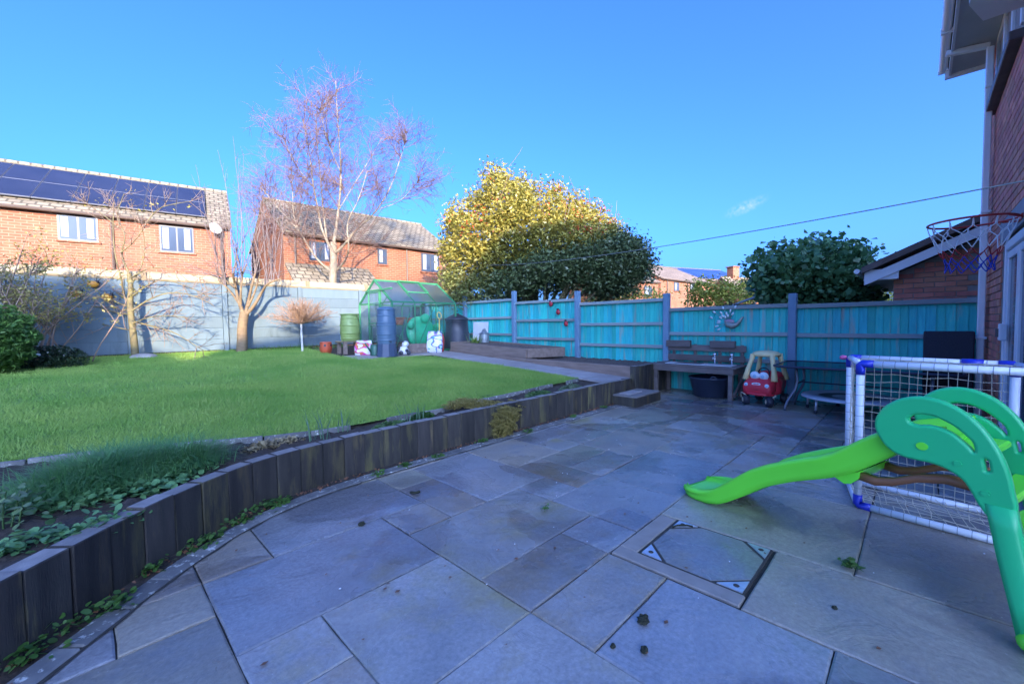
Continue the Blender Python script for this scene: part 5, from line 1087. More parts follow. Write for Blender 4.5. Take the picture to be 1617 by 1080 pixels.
for w0, w1 in ((-0.055,-0.010),(SWD+0.010,SWD+0.055)):
    pnl = curve_panel('side_panel', PAN, [HL1,HL2], w0, w1, DGRN, sld)
    wo_ = w0+0.004 if w0 < 0 else w1-0.004; sg = -1 if w0 < 0 else 1
    MB().prism([(1.21+0.055*cos(2*pi*j/20),0.822+0.022*sin(2*pi*j/20)) for j in range(20)], lambda p: sp3(*p,wo_-sg*0.01), lambda p: sp3(*p,wo_+sg*0.001)).build('slot', MAT('slot_green', (0.004,0.13,0.06), rough=0.5) if 'slot_green' not in bpy.data.materials else bpy.data.materials['slot_green'], pnl)
    MB().prism([(1.232+0.024*cos(2*pi*j/20),0.822+0.020*sin(2*pi*j/20)) for j in range(20)], lambda p: sp3(*p,wo_), lambda p: sp3(*p,wo_+sg*0.009)).build('knob', LIME, pnl)
    for kx, kz in ((1.372,0.762),(1.468,0.642)):
        MB().prism([(kx+0.026*cos(2*pi*j/16),kz+0.022*sin(2*pi*j/16)) for j in range(16)], lambda p: sp3(*p,wo_-sg*0.01), lambda p: sp3(*p,wo_+sg*0.001)).build('slot', bpy.data.materials['slot_green'], pnl)
        MB().prism([(kx-0.006+0.015*cos(2*pi*j/16),kz+0.006+0.013*sin(2*pi*j/16)) for j in range(16)], lambda p: sp3(*p,wo_), lambda p: sp3(*p,wo_+sg*0.010)).build('knob', DGRN, pnl)
    # ladder leg sweeping down and out
    k = -1 if w0 < 0 else 1; base = (w0+w1)/2
    lgp = [(1.505,0.60),(1.525,0.50),(1.555,0.36),(1.60,0.18),(1.64,0.03)]
    b = MB(); rg_ = []
    for i, (s, z) in enumerate(lgp):
        wo2 = base + k*0.012*i*i*0.5; rg_.append([sp3(s+dx, z, wo2+dw) for dx, dw in ((-0.045,-0.022),(-0.02,-0.032),(0.03,-0.032),(0.055,-0.022),(0.055,0.022),(0.03,0.032),(-0.02,0.032),(-0.045,0.022))])
    loft(rg_, 'leg', DGRN, sld)
    MB().ell(sp3(1.645,0.045,base+k*0.10), (0.07,0.06,0.045), 14, 10).build('foot', LIME, sld, True)
for s, z in ((1.50,0.62),(1.53,0.43),(1.575,0.22)): MB().bar(sp3(s,z,0.0), sp3(s,z,SWD), 0.10, 0.04, ch=0.01).build('rung', LIME, sld)
MB().cham(sp3(1.36,0.80,SWD/2), (SWD-0.03,0.17,0.04), 0.01, rz=-ag).build('platform', LIME, sld)
ob_ = [(0.90,0.545),(1.0,0.532),(1.08,0.555),(1.187,0.612),(1.30,0.640),(1.44,0.630)]
rg2 = [[sp3(s,z-0.022,0.05), sp3(s,z+0.022,0.05), sp3(s,z+0.022,0.10), sp3(s,z-0.022,0.10)] for s, z in ob_]; loft(rg2, 'support_strut', BRWN, sld)
rg2 = [[sp3(s,z-0.022,SWD-0.10), sp3(s,z+0.022,SWD-0.10), sp3(s,z+0.022,SWD-0.05), sp3(s,z-0.022,SWD-0.05)] for s, z in ob_]; loft(rg2, 'support_strut', BRWN, sld)

# fence ornaments
LRED = MAT('ladybird_red', (0.45,0.03,0.05), rough=0.4); LBLK = MAT('ladybird_black', (0.015,0.015,0.02), rough=0.4)
for (x, y, lab) in ((871,480,'topmost red ladybird ornament on the turquoise fence'), (882.5,493,'middle red ladybird ornament on the turquoise fence'), (895,511,'lowest red ladybird ornament on the turquoise fence')):
    p = gx(x, y, 9.205); e = empty('ladybird', p); tag(e, lab, 'ornament', 'ladybirds on the fence'); m_ = Matrix.Rotation(rad(25), 3, 'X')
    MB().ell((-0.035,0,0), (0.045,0.062,0.075), 14, 10).build('wing_case', LRED, e, True); MB().ell((-0.035,0.01,0.078), (0.035,0.042,0.032), 12, 8).build('head', LBLK, e, True)
    for a_, b_ in ((0.03,0.02),(-0.03,0.02),(0.025,-0.035),(-0.028,-0.03)): MB().ell((-0.072+abs(a_)*0.2,a_,b_), (0.008,0.014,0.014), 8, 6).build('spot', LBLK, e, True)
    MB().tube([(-0.04,0,0.01),(-0.083,0,-0.01)], 0.004, 4).build('wing_line', LBLK, e)
pk = empty('bird_ornament', gx(1152, 508, 9.12)); tag(pk, 'shiny metal bird ornament with spray of leaf-shaped tail pieces on the fence', 'ornament')
P0 = pk.location; pq = lambda u, v: gx(1000+u/4.62, 480+v/4.62, 9.15)-P0
SILV = MAT('silver_blue_metal', (0.50,0.62,0.68), (0.62,0.70,0.66), scale=20, rough=0.3, metal=0.6); BRZ = MAT('dull_bronze', (0.24,0.27,0.24), (0.34,0.36,0.32), scale=20, rough=0.4, metal=0.5)
MB().tube([pq(675,130), pq(690,150), pq(725,160), pq(760,148), pq(778,122), pq(790,104), pq(803,98)], [0.03,0.06,0.065,0.04,0.028,0.025,0.012], 10).build('body', BRZ, pk, True)
MB().ell(pq(700,128), (0.02,0.10,0.05), 12, 8).build('wing', MAT('dusky_pink', (0.35,0.24,0.30), rough=0.45, metal=0.3), pk, True)
MB().tube([pq(800,98), pq(806,92)], [0.02,0.004], 6).build('head', BRZ, pk, True)
for u, v in ((590,60),(568,100),(640,65),(652,88),(680,70),(708,52),(655,30),(745,22),(725,72),(637,100),(690,88),(625,125),(622,138),(610,163),(625,185),(670,95)):
    c = pq(u, v); d_ = (c-pq(690,140)); an = math.atan2(d_.z, d_.y); MB().ell(c, (0.008,0.040,0.020), 10, 6, Matrix.Rotation(an, 3, 'X')).build('tail_leaf', SILV, pk, True); 
st_ = MB()
for u, v in ((590,60),(640,65),(708,52),(655,30),(745,22),(725,72),(610,163),(625,185)): st_.tube([pq(690,135)+Vector((0.01,0,0)), pq(u,v)+Vector((0.01,0,0))], 0.004, 4)
st_.build('wire', BRZ, pk)
YOR = MAT('amber_orange', (0.62,0.30,0.04), (0.55,0.22,0.03), scale=9, rough=0.45)
for (x, y, lab) in ((147,449,'upper amber bug ornament on the grey wall behind the apple tree'), (121,464,'leftmost amber bug ornament on the grey wall behind the apple tree'), (169,469,'lower right amber bug ornament on the grey wall behind the apple tree')):
    p = gy(x, y, 13.52); e = empty('wall_ornament', p); tag(e, lab, 'ornament', 'amber wall ornaments')
    MB().ell((0,-0.02,0), (0.10,0.06,0.075), 14, 10).build('shell', YOR, e, True); MB().ell((0.07,-0.02,0.05), (0.045,0.04,0.04), 10, 8).build('head', LBLK, e, True); MB().tube([(0.09,-0.02,0.08),(0.13,-0.03,0.14)], 0.006, 4).build('feeler', LBLK, e); MB().tube([(0.06,-0.02,0.08),(0.06,-0.03,0.15)], 0.006, 4).build('feeler', LBLK, e)
# ================================================================== bare trees
def wander(p, d, L, r0, r1, k, wob, up, rg):
    pts = [Vector(p)]; d = Vector(d).normalized(); R = [r0]
    for i in range(k):
        d = (d + Vector((rg.uniform(-1,1),rg.uniform(-1,1),rg.uniform(-1,1)))*wob + Vector((0,0,up))).normalized()
        pts.append(pts[-1]+d*(L/k)); R.append(r0+(r1-r0)*(i+1)/k)
    return pts, R
def along(pts, t):
    k = len(pts)-1; f = t*k; i = min(int(f), k-1); return pts[i].lerp(pts[i+1], f-i), (pts[i+1]-pts[i]).normalized()
def rnd_perp(d, rg):
    v = Vector((rg.uniform(-1,1),rg.uniform(-1,1),rg.uniform(-1,1))); v = v-d*v.dot(d); return v.normalized()
def spawn(out, limb, n, Lr, r, rg, lo=0.15, spread=0.9, up=0.05, wob=0.18, k=4, rend=0.35):
    res = []
    for _ in range(n):
        t = lo+(1-lo)*rg.random(); p, d = along(limb[0], t); dd = (d*(1-spread*0.5)+rnd_perp(d, rg)*spread).normalized()
        L = rg.uniform(*Lr)*(1.15-0.5*t); s = wander(p, dd, L, r, r*rend, k, wob, up, rg); out.append(s); res.append(s)
    return res
def limb_px(px, D, r0, r1, rg, jit=0.0, sm=2):
    pts = [gd(x, y, (D[min(i, len(D)-1)] if isinstance(D, list) else D)+rg.uniform(-jit,jit)*(i > 0)) for i, (x, y) in enumerate(px)]
    for _ in range(sm):
        q = [pts[0]]
        for a, b in zip(pts[:-1], pts[1:]): q += [a.lerp(b, 0.25), a.lerp(b, 0.75)]
        q.append(pts[-1]); pts = q
    n = len(pts); return pts, [(r0+(r1-r0)*(i/(n-1))**0.7) for i in range(n)]
def tubes(name, segs, mat, parent, n=None, smooth=True):
    b = MB()
    for pts, R in segs: b.tube(pts, R, n or (8 if R[0] > 0.03 else (5 if R[0] > 0.012 else 3)), caps=False)
    o = b.build(name, mat, None, smooth); o.parent = parent; o.matrix_parent_inverse = Matrix.Translation(parent.location).inverted(); return o
def ppar(o, parent): o.parent = parent; o.matrix_parent_inverse = Matrix.Translation(parent.location).inverted(); return o
def leaves(name, P, size, mat, parent, aspect=0.5, droop=0.0, sv=0.4, tri=False, upb=0.3):
    n = len(P); a = RNG.normal(size=(n,3)); a[:,2] = a[:,2]*0.6-droop; a /= np.linalg.norm(a, axis=1)[:,None]
    b = RNG.normal(size=(n,3)); b[:,2] *= (1-upb); b -= (b*a).sum(1)[:,None]*a; b /= np.linalg.norm(b, axis=1)[:,None]
    s = size*(1+RNG.uniform(-sv, sv, n))[:,None]; c = np.cross(a, b)*0.12
    V = np.stack([P-a*s*0.5, P+b*s*aspect*0.5+c*s, P+a*s*0.5, P-b*s*aspect*0.5+c*s], 1).reshape(-1,3)
    o = npmesh(name, V, np.arange(4*n).reshape(-1,4), mat); struct(o, 'stuff'); return ppar(o, parent) if parent is not None else o
def round_leaves(name, P, size, mat, parent, aspect=0.8):       # seven-point cupped leaves, mostly facing up
    n = len(P); nz = np.stack([RNG.normal(0,0.45,n), RNG.normal(0,0.45,n), np.ones(n)], 1); nz /= np.linalg.norm(nz, axis=1)[:,None]
    a = RNG.normal(size=(n,3)); a -= (a*nz).sum(1)[:,None]*nz; a /= np.linalg.norm(a, axis=1)[:,None]; b = np.cross(nz, a); s = (size*(1+RNG.uniform(-0.45,0.45,n)))[:,None]
    ring = [(0.5,0.0,-0.10),(0.28,0.36,-0.02),(-0.12,0.44,0.02),(-0.42,0.22,0.0),(-0.42,-0.22,0.0),(-0.12,-0.44,0.02),(0.28,-0.36,-0.02)]
    V = np.stack([P+nz*s*(-0.06)]+[P+a*s*u+b*s*v*aspect+nz*s*w for u, v, w in ring], 1).reshape(-1,3); B = np.arange(n)[:,None]*8
    F = np.concatenate([B+np.array([[0, 1+i, 1+(i+1) % 7]]) for i in range(7)])
    o = npmesh(name, V, F, mat, smooth=False); struct(o, 'stuff'); return ppar(o, parent) if parent is not None else o
def poly_sample(poly, n, rg):
    poly_a = np.array(poly, float); lo, hi = poly_a.min(0), poly_a.max(0); out = np.zeros((0,2))
    while len(out) < n:
        q = rg.uniform(lo, hi, (n*3,2)); out = np.concatenate([out, q[inpoly(q, poly)]])
    return out[:n]
def edge_dist(P, poly):
    d = np.full(len(P), 1e9)
    for i in range(len(poly)):
        a = np.array(poly[i], float); b = np.array(poly[(i+1) % len(poly)], float); t = np.clip(((P-a)@(b-a))/((b-a)@(b-a)+1e-9), 0, 1); d = np.minimum(d, np.linalg.norm(P-(a+t[:,None]*(b-a)), axis=1))
    return d
def crown_pts(poly, D, thick, nclump, nleaf, csize, seed, shell=0.35):
    rg = np.random.default_rng(seed); Q = poly_sample(poly, nclump, rg); ed = edge_dist(Q, poly); m = ed.max(); h = np.sqrt(np.clip(1-(1-ed/m)**2, 0, 1))*thick
    sg = np.where(rg.random(nclump) < 0.62, -1, 1); off = sg*h*(1-shell*rg.random(nclump)**1.5)
    C_ = np.array([gd(x, y, D+o) for (x, y), o in zip(Q, off)])
    P = np.repeat(C_, nleaf, 0) + rg.normal(0, csize, (nclump*nleaf, 3))
    return C_, P

BIRCHM = MAT('birch_bark', (0.30,0.25,0.17), (0.17,0.135,0.095), scale=5, rough=0.8, stretch=(1,1,0.4))
TWIGP = MAT('purple_brown_twig', (0.13,0.075,0.062), (0.18,0.11,0.085), scale=2, rough=0.75)
rg = random.Random(21)
bt = empty('birch_tree', (8.7, 17.2, -0.3)); tag(bt, 'tall bare birch tree with pale trunk in front of the brick houses', 'tree')
D0 = 18.2; trunk = limb_px([(525,520),(525,445),(527,415),(526,383)], D0, 0.20, 0.14, rg)
LM = [limb_px([(526,388),(533,345),(538,300),(538,250),(533,190),(530,128)], D0, 0.088, 0.009, rg, 0.3), limb_px([(524,395),(508,365),(502,330),(494,290),(490,250),(478,190)], D0, 0.075, 0.009, rg, 0.6), limb_px([(516,378),(511,340),(507,290),(502,240),(498,180)], [D0,D0+0.6,D0+1.0,D0+1.4], 0.054, 0.009, rg, 0.2),
      limb_px([(528,402),(548,382),(562,362),(592,338),(617,298),(632,250),(642,222)], D0, 0.068, 0.009, rg, 0.5), limb_px([(530,428),(546,412),(552,390),(546,352),(566,318),(580,270)], [D0,D0-0.6,D0-1.2], 0.061, 0.009, rg, 0.3),
      limb_px([(522,428),(500,410),(485,385),(465,355),(438,328),(412,296)], D0, 0.061, 0.009, rg, 0.4), limb_px([(478,375),(463,345),(462,300),(460,245)], D0-0.3, 0.041, 0.009, rg, 0.2),
      limb_px([(536,330),(560,290),(585,250),(605,215)], [D0,D0+0.8,D0+1.5], 0.034, 0.007, rg), limb_px([(537,270),(515,220),(505,170)], [D0,D0-0.8,D0-1.3], 0.027, 0.007, rg), limb_px([(600,330),(630,320),(650,300),(662,285)], [D0,D0+0.6], 0.027, 0.006, rg), limb_px([(494,295),(465,260),(445,215)], [D0,D0-0.7], 0.027, 0.006, rg), limb_px([(455,345),(425,345),(408,330)], [D0,D0+0.5], 0.020, 0.006, rg)]
big = [trunk]+LM; mid = []; fine = []
for i, lb in enumerate(LM):
    a = spawn(mid, lb, 20 if i < 6 else 12, (1.0,2.3), 0.015, rg, 0.25, 0.75, 0.10, 0.16, 6)
    for s in a:
        b_ = spawn(fine, s, 10, (0.5,1.3), 0.0085, rg, 0.15, 0.7, -0.04, 0.2, 5)
        for s2 in b_: spawn(fine, s2, 3, (0.25,0.6), 0.0060, rg, 0.1, 0.7, -0.06, 0.2, 3)
    spawn(fine, lb, 40, (0.4,0.9), 0.0085, rg, 0.35, 0.8, 0.03, 0.2, 4)
tubes('trunk', big, BIRCHM, bt); tubes('branch', mid, TWIGP, bt); struct(tubes('twig', fine, TWIGP, bt, 3), 'stuff')

APPLEB = MAT('lichened_bark', (0.22,0.185,0.08), (0.13,0.105,0.06), scale=8, rough=0.85, bump=0.004, bscale=40); APPLET = MAT('pinkish_twig', (0.21,0.14,0.105), (0.28,0.20,0.145), scale=4, rough=0.8)
rg = random.Random(5); D1 = 9.66
t1_ = empty('apple_tree', (0.80, 13.0, lawn_z(13.0)-0.02)); tag(t1_, 'bare spreading fruit tree with slim yellowish trunk against the grey wall', 'tree')
tr1 = limb_px([(214,568),(211,530),(207,500),(205,478),(207,455),(204,432)], D1, 0.078, 0.045, rg)
LM = [limb_px(p, D1, r*0.75, 0.006, rg, 0.25) for p, r in (([(207,492),(235,472),(272,460),(310,468),(337,482)],0.035), ([(209,507),(240,515),(275,524),(300,540),(322,554)],0.03), ([(206,470),(232,450),(255,441),(292,450),(332,470)],0.03), ([(205,497),(175,492),(150,482),(118,488)],0.03), ([(208,522),(180,516),(150,510),(133,512)],0.022), ([(205,475),(180,460),(160,440),(138,430),(108,424)],0.03),
      ([(204,432),(190,402),(200,372),(182,342),(196,306)],0.04), ([(205,478),(195,468),(192,440),(183,410),(178,370),(180,320)],0.045), ([(190,400),(215,380),(245,330),(275,322),(302,318)],0.022), ([(200,370),(170,345),(150,330),(135,318)],0.02), ([(207,450),(225,420),(230,385),(222,350)],0.028), ([(208,512),(235,500),(268,498),(298,502)],0.024), ([(206,485),(185,478),(150,462),(122,468)],0.024), ([(204,440),(240,420),(285,428),(320,440)],0.024))]
mid = []; fine = []
for lb in LM:
    for s in spawn(mid, lb, 13, (0.25,0.85), 0.008, rg, 0.15, 0.85, 0.08, 0.2, 5): spawn(fine, s, 5, (0.10,0.35), 0.0042, rg, 0.2, 0.8, 0.08, 0.2, 3)
tubes('trunk', [tr1]+LM, APPLEB, t1_); struct(tubes('twig', mid+fine, APPLET, t1_, 4), 'stuff')
AUT = LEAF('autumn_leaf', (0.42,0.34,0.06), (0.50,0.42,0.10), scale=5)
lp = []
for (x, y) in ((160,318),(186,312),(206,300),(242,322),(268,326),(300,322),(135,322),(205,318),(225,330),(96,395),(140,405)):
    c = gd(x, y, D1); lp += [c+Vector((rg.gauss(0,0.06),rg.gauss(0,0.06),rg.gauss(0,0.05))) for _ in range(6)]
leaves('leaf', np.array([tuple(p) for p in lp]), 0.06, AUT, t1_)
MB().ell((0,0,0.06), (0.26,0.20,0.09), 14, 8).build('root_stone', PATHSTONE, t1_, True, loc=(0.12,-0.15,-0.04))
# pollarded tree with tall whips
rg = random.Random(9); D2 = 11.28
t2_ = empty('pollarded_tree', (2.95, 13.1, lawn_z(13.1)-0.02)); tag(t2_, 'stout pollarded tree with tall upright bare whips by the grey wall', 'tree')
PBARK = MAT('warm_pale_bark', (0.22,0.155,0.085), (0.14,0.095,0.06), scale=7, rough=0.85, bump=0.005, bscale=40, stretch=(1,1,2.5)); WHIP = MAT('violet_whip', (0.14,0.105,0.105), (0.20,0.155,0.14), scale=3, rough=0.7)
tk = limb_px([(380,564),(383,545),(382,518),(386,493)], D2, 0.15, 0.11, rg)
LM = [limb_px(p, D2, r*0.8, r*0.3, rg, 0.22) for p, r in (([(385,497),(376,474),(372,452),(367,432)],0.075), ([(388,495),(393,472),(399,446),(404,428)],0.07), ([(388,498),(402,482),(413,462),(422,447),(444,440)],0.07), ([(392,484),(404,458),(410,434)],0.05), ([(382,486),(363,458),(344,442)],0.05), ([(380,480),(380,455),(384,430)],0.05), ([(372,455),(358,445),(350,432)],0.035))]
wh = []; sd_ = []
for i in range(46):
    lb = LM[rg.randrange(len(LM))]; p, d = along(lb[0], rg.uniform(0.6,1.0)); x = rg.uniform(-0.18,0.18)
    s = wander(p, (x+rg.uniform(-0.2,0.2), rg.uniform(-0.2,0.2), 1.0), rg.uniform(1.2,3.5), 0.013, 0.003, 9, 0.10, 0.06, rg); wh.append(s); spawn(sd_, s, 6, (0.15,0.6), 0.0055, rg, 0.2, 0.6, 0.10, 0.2, 4)
for i in range(16):
    lb = LM[rg.randrange(len(LM))]; p, d = along(lb[0], rg.uniform(0.5,1.0)); s = wander(p, (rg.uniform(-1,1), rg.uniform(-0.5,0.3), 0.15), rg.uniform(0.7,1.6), 0.011, 0.003, 8, 0.14, 0.03, rg); wh.append(s); spawn(sd_, s, 5, (0.1,0.4), 0.005, rg, 0.2, 0.7, 0.05, 0.2, 4)
tubes('trunk', [tk]+LM, PBARK, t2_); tubes('whip', wh, WHIP, t2_, 4); struct(tubes('twig', sd_, WHIP, t2_, 3), 'stuff')
# small mop-headed standard
rg = random.Random(2); D3 = 11.62
t3_ = empty('standard_tree', (4.22, 12.3, lawn_z(12.3)-0.02)); tag(t3_, 'small mop-headed bare tree on a thin white stem by the wall', 'tree')
STEM = MAT('pale_stem', (0.55,0.52,0.48), rough=0.8); TANW = MAT('tan_pink_twig', (0.26,0.155,0.10), (0.34,0.22,0.15), scale=5, rough=0.8)
nd = gd(475.5, 511, D3); tubes('trunk', [limb_px([(478,558),(476.5,535),(475.5,511)], D3, 0.032, 0.026, rg)], STEM, t3_)
tw = []
for i in range(150):
    a = rg.uniform(0, 2*pi); e = rg.uniform(0.05, 1.4); d = Vector((cos(a)*cos(e), sin(a)*cos(e), sin(e)*0.9)); L = 0.45+0.42*cos(e)*rg.uniform(0.7,1.1)+rg.uniform(-0.05,0.15)
    s = wander(nd, d, L, 0.010, 0.004, 5, 0.13, 0.03, rg); tw.append(s); spawn(tw, s, 7, (0.10,0.32), 0.0045, rg, 0.3, 0.8, 0.02, 0.25, 3)
struct(tubes('crown', tw, TANW, t3_, 3), 'stuff')

# left-hand shrub, conifer and low bush
rg = random.Random(14)
ls = empty('twiggy_shrub', (-0.9, 12.6, lawn_z(12.6)-0.05)); tag(ls, 'loose yellow-leaved twiggy shrub at the left end of the grey wall', 'shrub')
tw = []
for i in range(40):
    s = wander(Vector((-0.95+rg.gauss(0,0.3), 12.7+rg.gauss(0,0.2), lawn_z(12.7))), (rg.uniform(-0.5,0.6), rg.uniform(-0.3,0.3), 1), rg.uniform(1.3,2.7), 0.018, 0.005, 8, 0.14, 0.04, rg); tw.append(s); spawn(tw, s, 9, (0.2,0.7), 0.007, rg, 0.3, 0.8, 0.03, 0.2, 4)
tubes('stem', tw, APPLET, ls, 4)
P = np.array([tuple(along(tw[rg.randrange(len(tw))][0], rg.random()**0.5)[0]) for _ in range(5200)]); P = P[P[:,2] > 1.6]; P += RNG.normal(0,0.05,P.shape)
leaves('foliage', P, 0.06, LEAF('straw_leaf', (0.34,0.28,0.09), (0.25,0.235,0.075), scale=3), ls)
DARKG = LEAF('conifer_green', (0.08,0.18,0.04), (0.13,0.25,0.055), scale=4, trl=0.15)
cn_ = empty('conifer_bush', (-1.28, 11.35, lawn_z(11.35)-0.03)); tag(cn_, 'rounded feathery green conifer bush at the left edge of the lawn', 'shrub')
n = 9000; d = RNG.normal(size=(n,3)); d /= np.linalg.norm(d, axis=1)[:,None]; rr_ = RNG.random(n)**0.25; P = d*rr_[:,None]*np.array([0.72,0.70,0.60])*(1+0.10*np.sin(d[:,:1]*9)*np.cos(d[:,2:]*11)) + np.array([-1.28,11.35,1.38])
leaves('foliage', P[P[:,2] > 0.78], 0.10, DARKG, cn_, 0.28, 0.4)
tubes('trunk', [wander((-1.28,11.35,0.74),(0,0,1),1.0,0.05,0.015,4,0.05,0,rg)], APPLEB, cn_)
lb_ = empty('low_bush', (-0.55, 11.85, lawn_z(11.85)-0.02)); tag(lb_, 'low dark evergreen bush with a few white flowers beneath the grey wall', 'shrub')
n = 4200; d = RNG.normal(size=(n,3)); d /= np.linalg.norm(d, axis=1)[:,None]; P = d*(RNG.random(n)**0.3)[:,None]*np.array([0.55,0.32,0.30]) + np.array([-0.50,11.85,0.92])
leaves('foliage', P[P[:,2] > 0.79], 0.05, LEAF('bush_dark', (0.022,0.045,0.022), (0.040,0.070,0.030), scale=5, trl=0.1), lb_, 0.5)
leaves('flower', np.array([(-0.62,11.50,1.06),(-0.50,11.50,1.09),(-0.36,11.53,1.11),(-0.60,11.52,1.05),(-0.30,11.55,1.02)]), 0.05, PW, lb_, 0.9); tubes('stem', [wander((-0.5+0.1*k,11.85,0.78),(0.1*k,0,1),0.3,0.012,0.005,3,0.1,0,rg) for k in (-2,-1,0,1,2)], APPLEB, lb_)

# ================================================================== evergreen trees and hedges beyond the fence
def bush_px(name, label, cat, poly, D, thick, nclump, nleaf, csize, lsize, mat, base, seed, aspect=0.55, group=None, nstem=5, stem_r=0.05, lname='foliage', droop=0.2):
    b = Vector(base); e = empty(name, b); tag(e, label, cat, group); C_, P = crown_pts(poly, D, thick, nclump, nleaf, csize, seed); leaves(lname, P, lsize, mat, e, aspect, droop)
    r_ = random.Random(seed); segs = []
    for k in range(nstem):
        c = Vector(C_[r_.randrange(len(C_))]); m_ = b.lerp(c, 0.5); m_.x = b.x+(m_.x-b.x)*0.6; m_.y = b.y+(m_.y-b.y)*0.6; segs.append(([b+Vector((r_.uniform(-.05,.05),r_.uniform(-.05,.05),0)), b.lerp(m_,0.5), m_, c], [stem_r, stem_r*0.8, stem_r*0.5, stem_r*0.15]))
    tubes('trunk' if cat == 'tree' else 'stem', segs, APPLEB, e); return e, C_
HOLLY = LEAF('variegated_holly', (0.19,0.20,0.035), (0.50,0.40,0.09), scale=4.0, rough=0.35, trl=0.32, spec=0.5)
HP = [(701,395),(712,330),(724,338),(738,330),(745,308),(758,318),(770,268),(786,272),(800,286),(815,288),(830,284),(842,300),(862,304),(880,298),(892,320),(912,314),(925,330),(942,332),(955,345),(972,352),(985,370),(990,392),(960,404),(900,412),(840,416),(800,430),(770,455),(722,464),(706,440)]
hb_ = gd(838, 520, 16.4); ht, HC = bush_px('holly_tree', 'large golden variegated holly tree with red berries behind the turquoise fence', 'tree', HP, 16.4, 2.6, 900, 56, 0.19, 0.125, HOLLY, (hb_.x,hb_.y,-0.3), 31, 0.5, nstem=14, stem_r=0.18)
EVG = LEAF('shaded_holly_leaf', (0.060,0.095,0.035), (0.115,0.150,0.060), scale=4, rough=0.35, trl=0.15)  # holly's shaded lobe as its own tree, shade put into darker leaf colour
eb = gd(852, 520, 15.0); bush_px('shaded_holly_lobe', 'shaded lower lobe of the golden holly, built as a separate tree with darker leaves', 'tree', [(768,462),(782,440),(805,424),(835,410),(862,398),(890,402),(915,388),(950,386),(975,372),(1000,380),(1016,390),(1028,408),(1024,432),(1008,448),(978,462),(940,466),(905,452),(880,458),(856,450),(838,462),(800,468)], 14.9, 1.9, 560, 56, 0.19, 0.12, EVG, (eb.x,eb.y,-0.3), 33, 0.5, nstem=12, stem_r=0.16)
hn = [(700,385),(704,360),(698,405),(712,322),(720,318),(738,318),(742,300),(768,258),(775,262),(790,264),(806,276),(826,276),(845,290),(874,290),(884,296),(908,304),(918,306),(940,322),(958,334),(697,352),(730,322),(855,296),(895,306),(706,342),(782,258)]
SP = np.concatenate([np.array(gd(x, y, 16.4+RNG.uniform(-1.2,1.2)))+RNG.normal(0, 0.13, (26,3)) for x, y in hn]); leaves('sprig', SP, 0.12, HOLLY, ht, 0.5)
bp_ = np.array([c for c in HC if c[2] > 4.3]); bp_ = bp_[RNG.integers(0, len(bp_), 70)]; bp_ = np.repeat(bp_, 14, 0)+RNG.normal(0, 0.13, (980,3)); bp_ -= np.array([0.25,0.22,-0.10])
leaves('berry', bp_, 0.06, MAT('berry_red', (0.48,0.060,0.018), rough=0.4), ht, 0.9)
sk_ = [wander(Vector(HC[k]), (rg.uniform(-1,1),rg.uniform(-1,1),1.2), rg.uniform(0.8,1.5), 0.014, 0.005, 5, 0.1, 0.05, rg) for k in RNG.integers(0, len(HC), 26)]; struct(tubes('shoot', sk_, APPLET, ht, 3), 'stuff')
LAUREL = LEAF('laurel_green', (0.09,0.21,0.085), (0.15,0.30,0.12), scale=3, rough=0.32, trl=0.2)
q = gd(1285, 530, 10.8); bush_px('laurel_bush', 'broad dark green large-leaved bush standing above the fence', 'shrub', [(1188,440),(1186,425),(1198,410),(1205,402),(1222,400),(1240,392),(1258,396),(1275,388),(1300,389),(1325,391),(1345,386),(1358,398),(1372,405),(1378,425),(1374,445),(1378,470),(1360,482),(1290,490),(1230,484),(1208,470)], 10.8, 1.2, 420, 22, 0.16, 0.15, LAUREL, (q.x,q.y,0), 41, 0.75, nstem=8, stem_r=0.05)
GOLD = LEAF('golden_hedge', (0.24,0.27,0.035), (0.34,0.33,0.06), scale=2, trl=0.3)
for poly, D, th_, nc, lab, sd2 in (([(925,464),(945,458),(980,455),(1010,462),(1030,462),(1052,468),(1052,480),(925,484)], 21, 0.9, 90, 'low golden-green hedge just above the fence right of the holly trunk', 51),
      ([(1092,474),(1092,455),(1105,448),(1122,450),(1138,446),(1155,452),(1170,458),(1178,470),(1178,482),(1092,484)], 17, 0.8, 90, 'sunlit golden shrub behind the spiky tuft above the fence', 52),
      ([(1165,462),(1165,446),(1178,438),(1192,444),(1200,456),(1200,474),(1180,478)], 22, 0.6, 50, 'pale green sunlit shrub left of the laurel bush', 53),
      ([(1382,470),(1384,464),(1395,463),(1400,470),(1400,478),(1382,478)], 16, 0.4, 16, 'sunlit leafy shrub between the laurel bush and the garage', 55)):
    q = gd(sum(p[0] for p in poly)/len(poly), 500, D); bush_px('hedge_shrub', lab, 'shrub', poly, D, th_, nc, 26, 0.20, 0.13, GOLD, (q.x,q.y,0), sd2, nstem=4)
OLV = LEAF('olive_hedge', (0.15,0.19,0.05), (0.27,0.26,0.09), scale=2, trl=0.3)
q = gd(750, 500, 14.6); bush_px('hedge_shrub', 'bushy olive-yellow shrub between greenhouse roof and holly', 'shrub', [(692,442),(705,432),(730,428),(760,432),(790,440),(800,470),(800,482),(720,482),(716,468),(698,455)], 14.8, 0.8, 130, 26, 0.17, 0.10, OLV, (q.x,q.y,0.3), 54)
ys = empty('spiky_plant', gd(1156, 500, 12.0)); tag(ys, 'spiky dark green tufted plant poking over the fence', 'plant'); ys.location.z = 1.2
b = MB(); r0 = Vector((0,0,0))
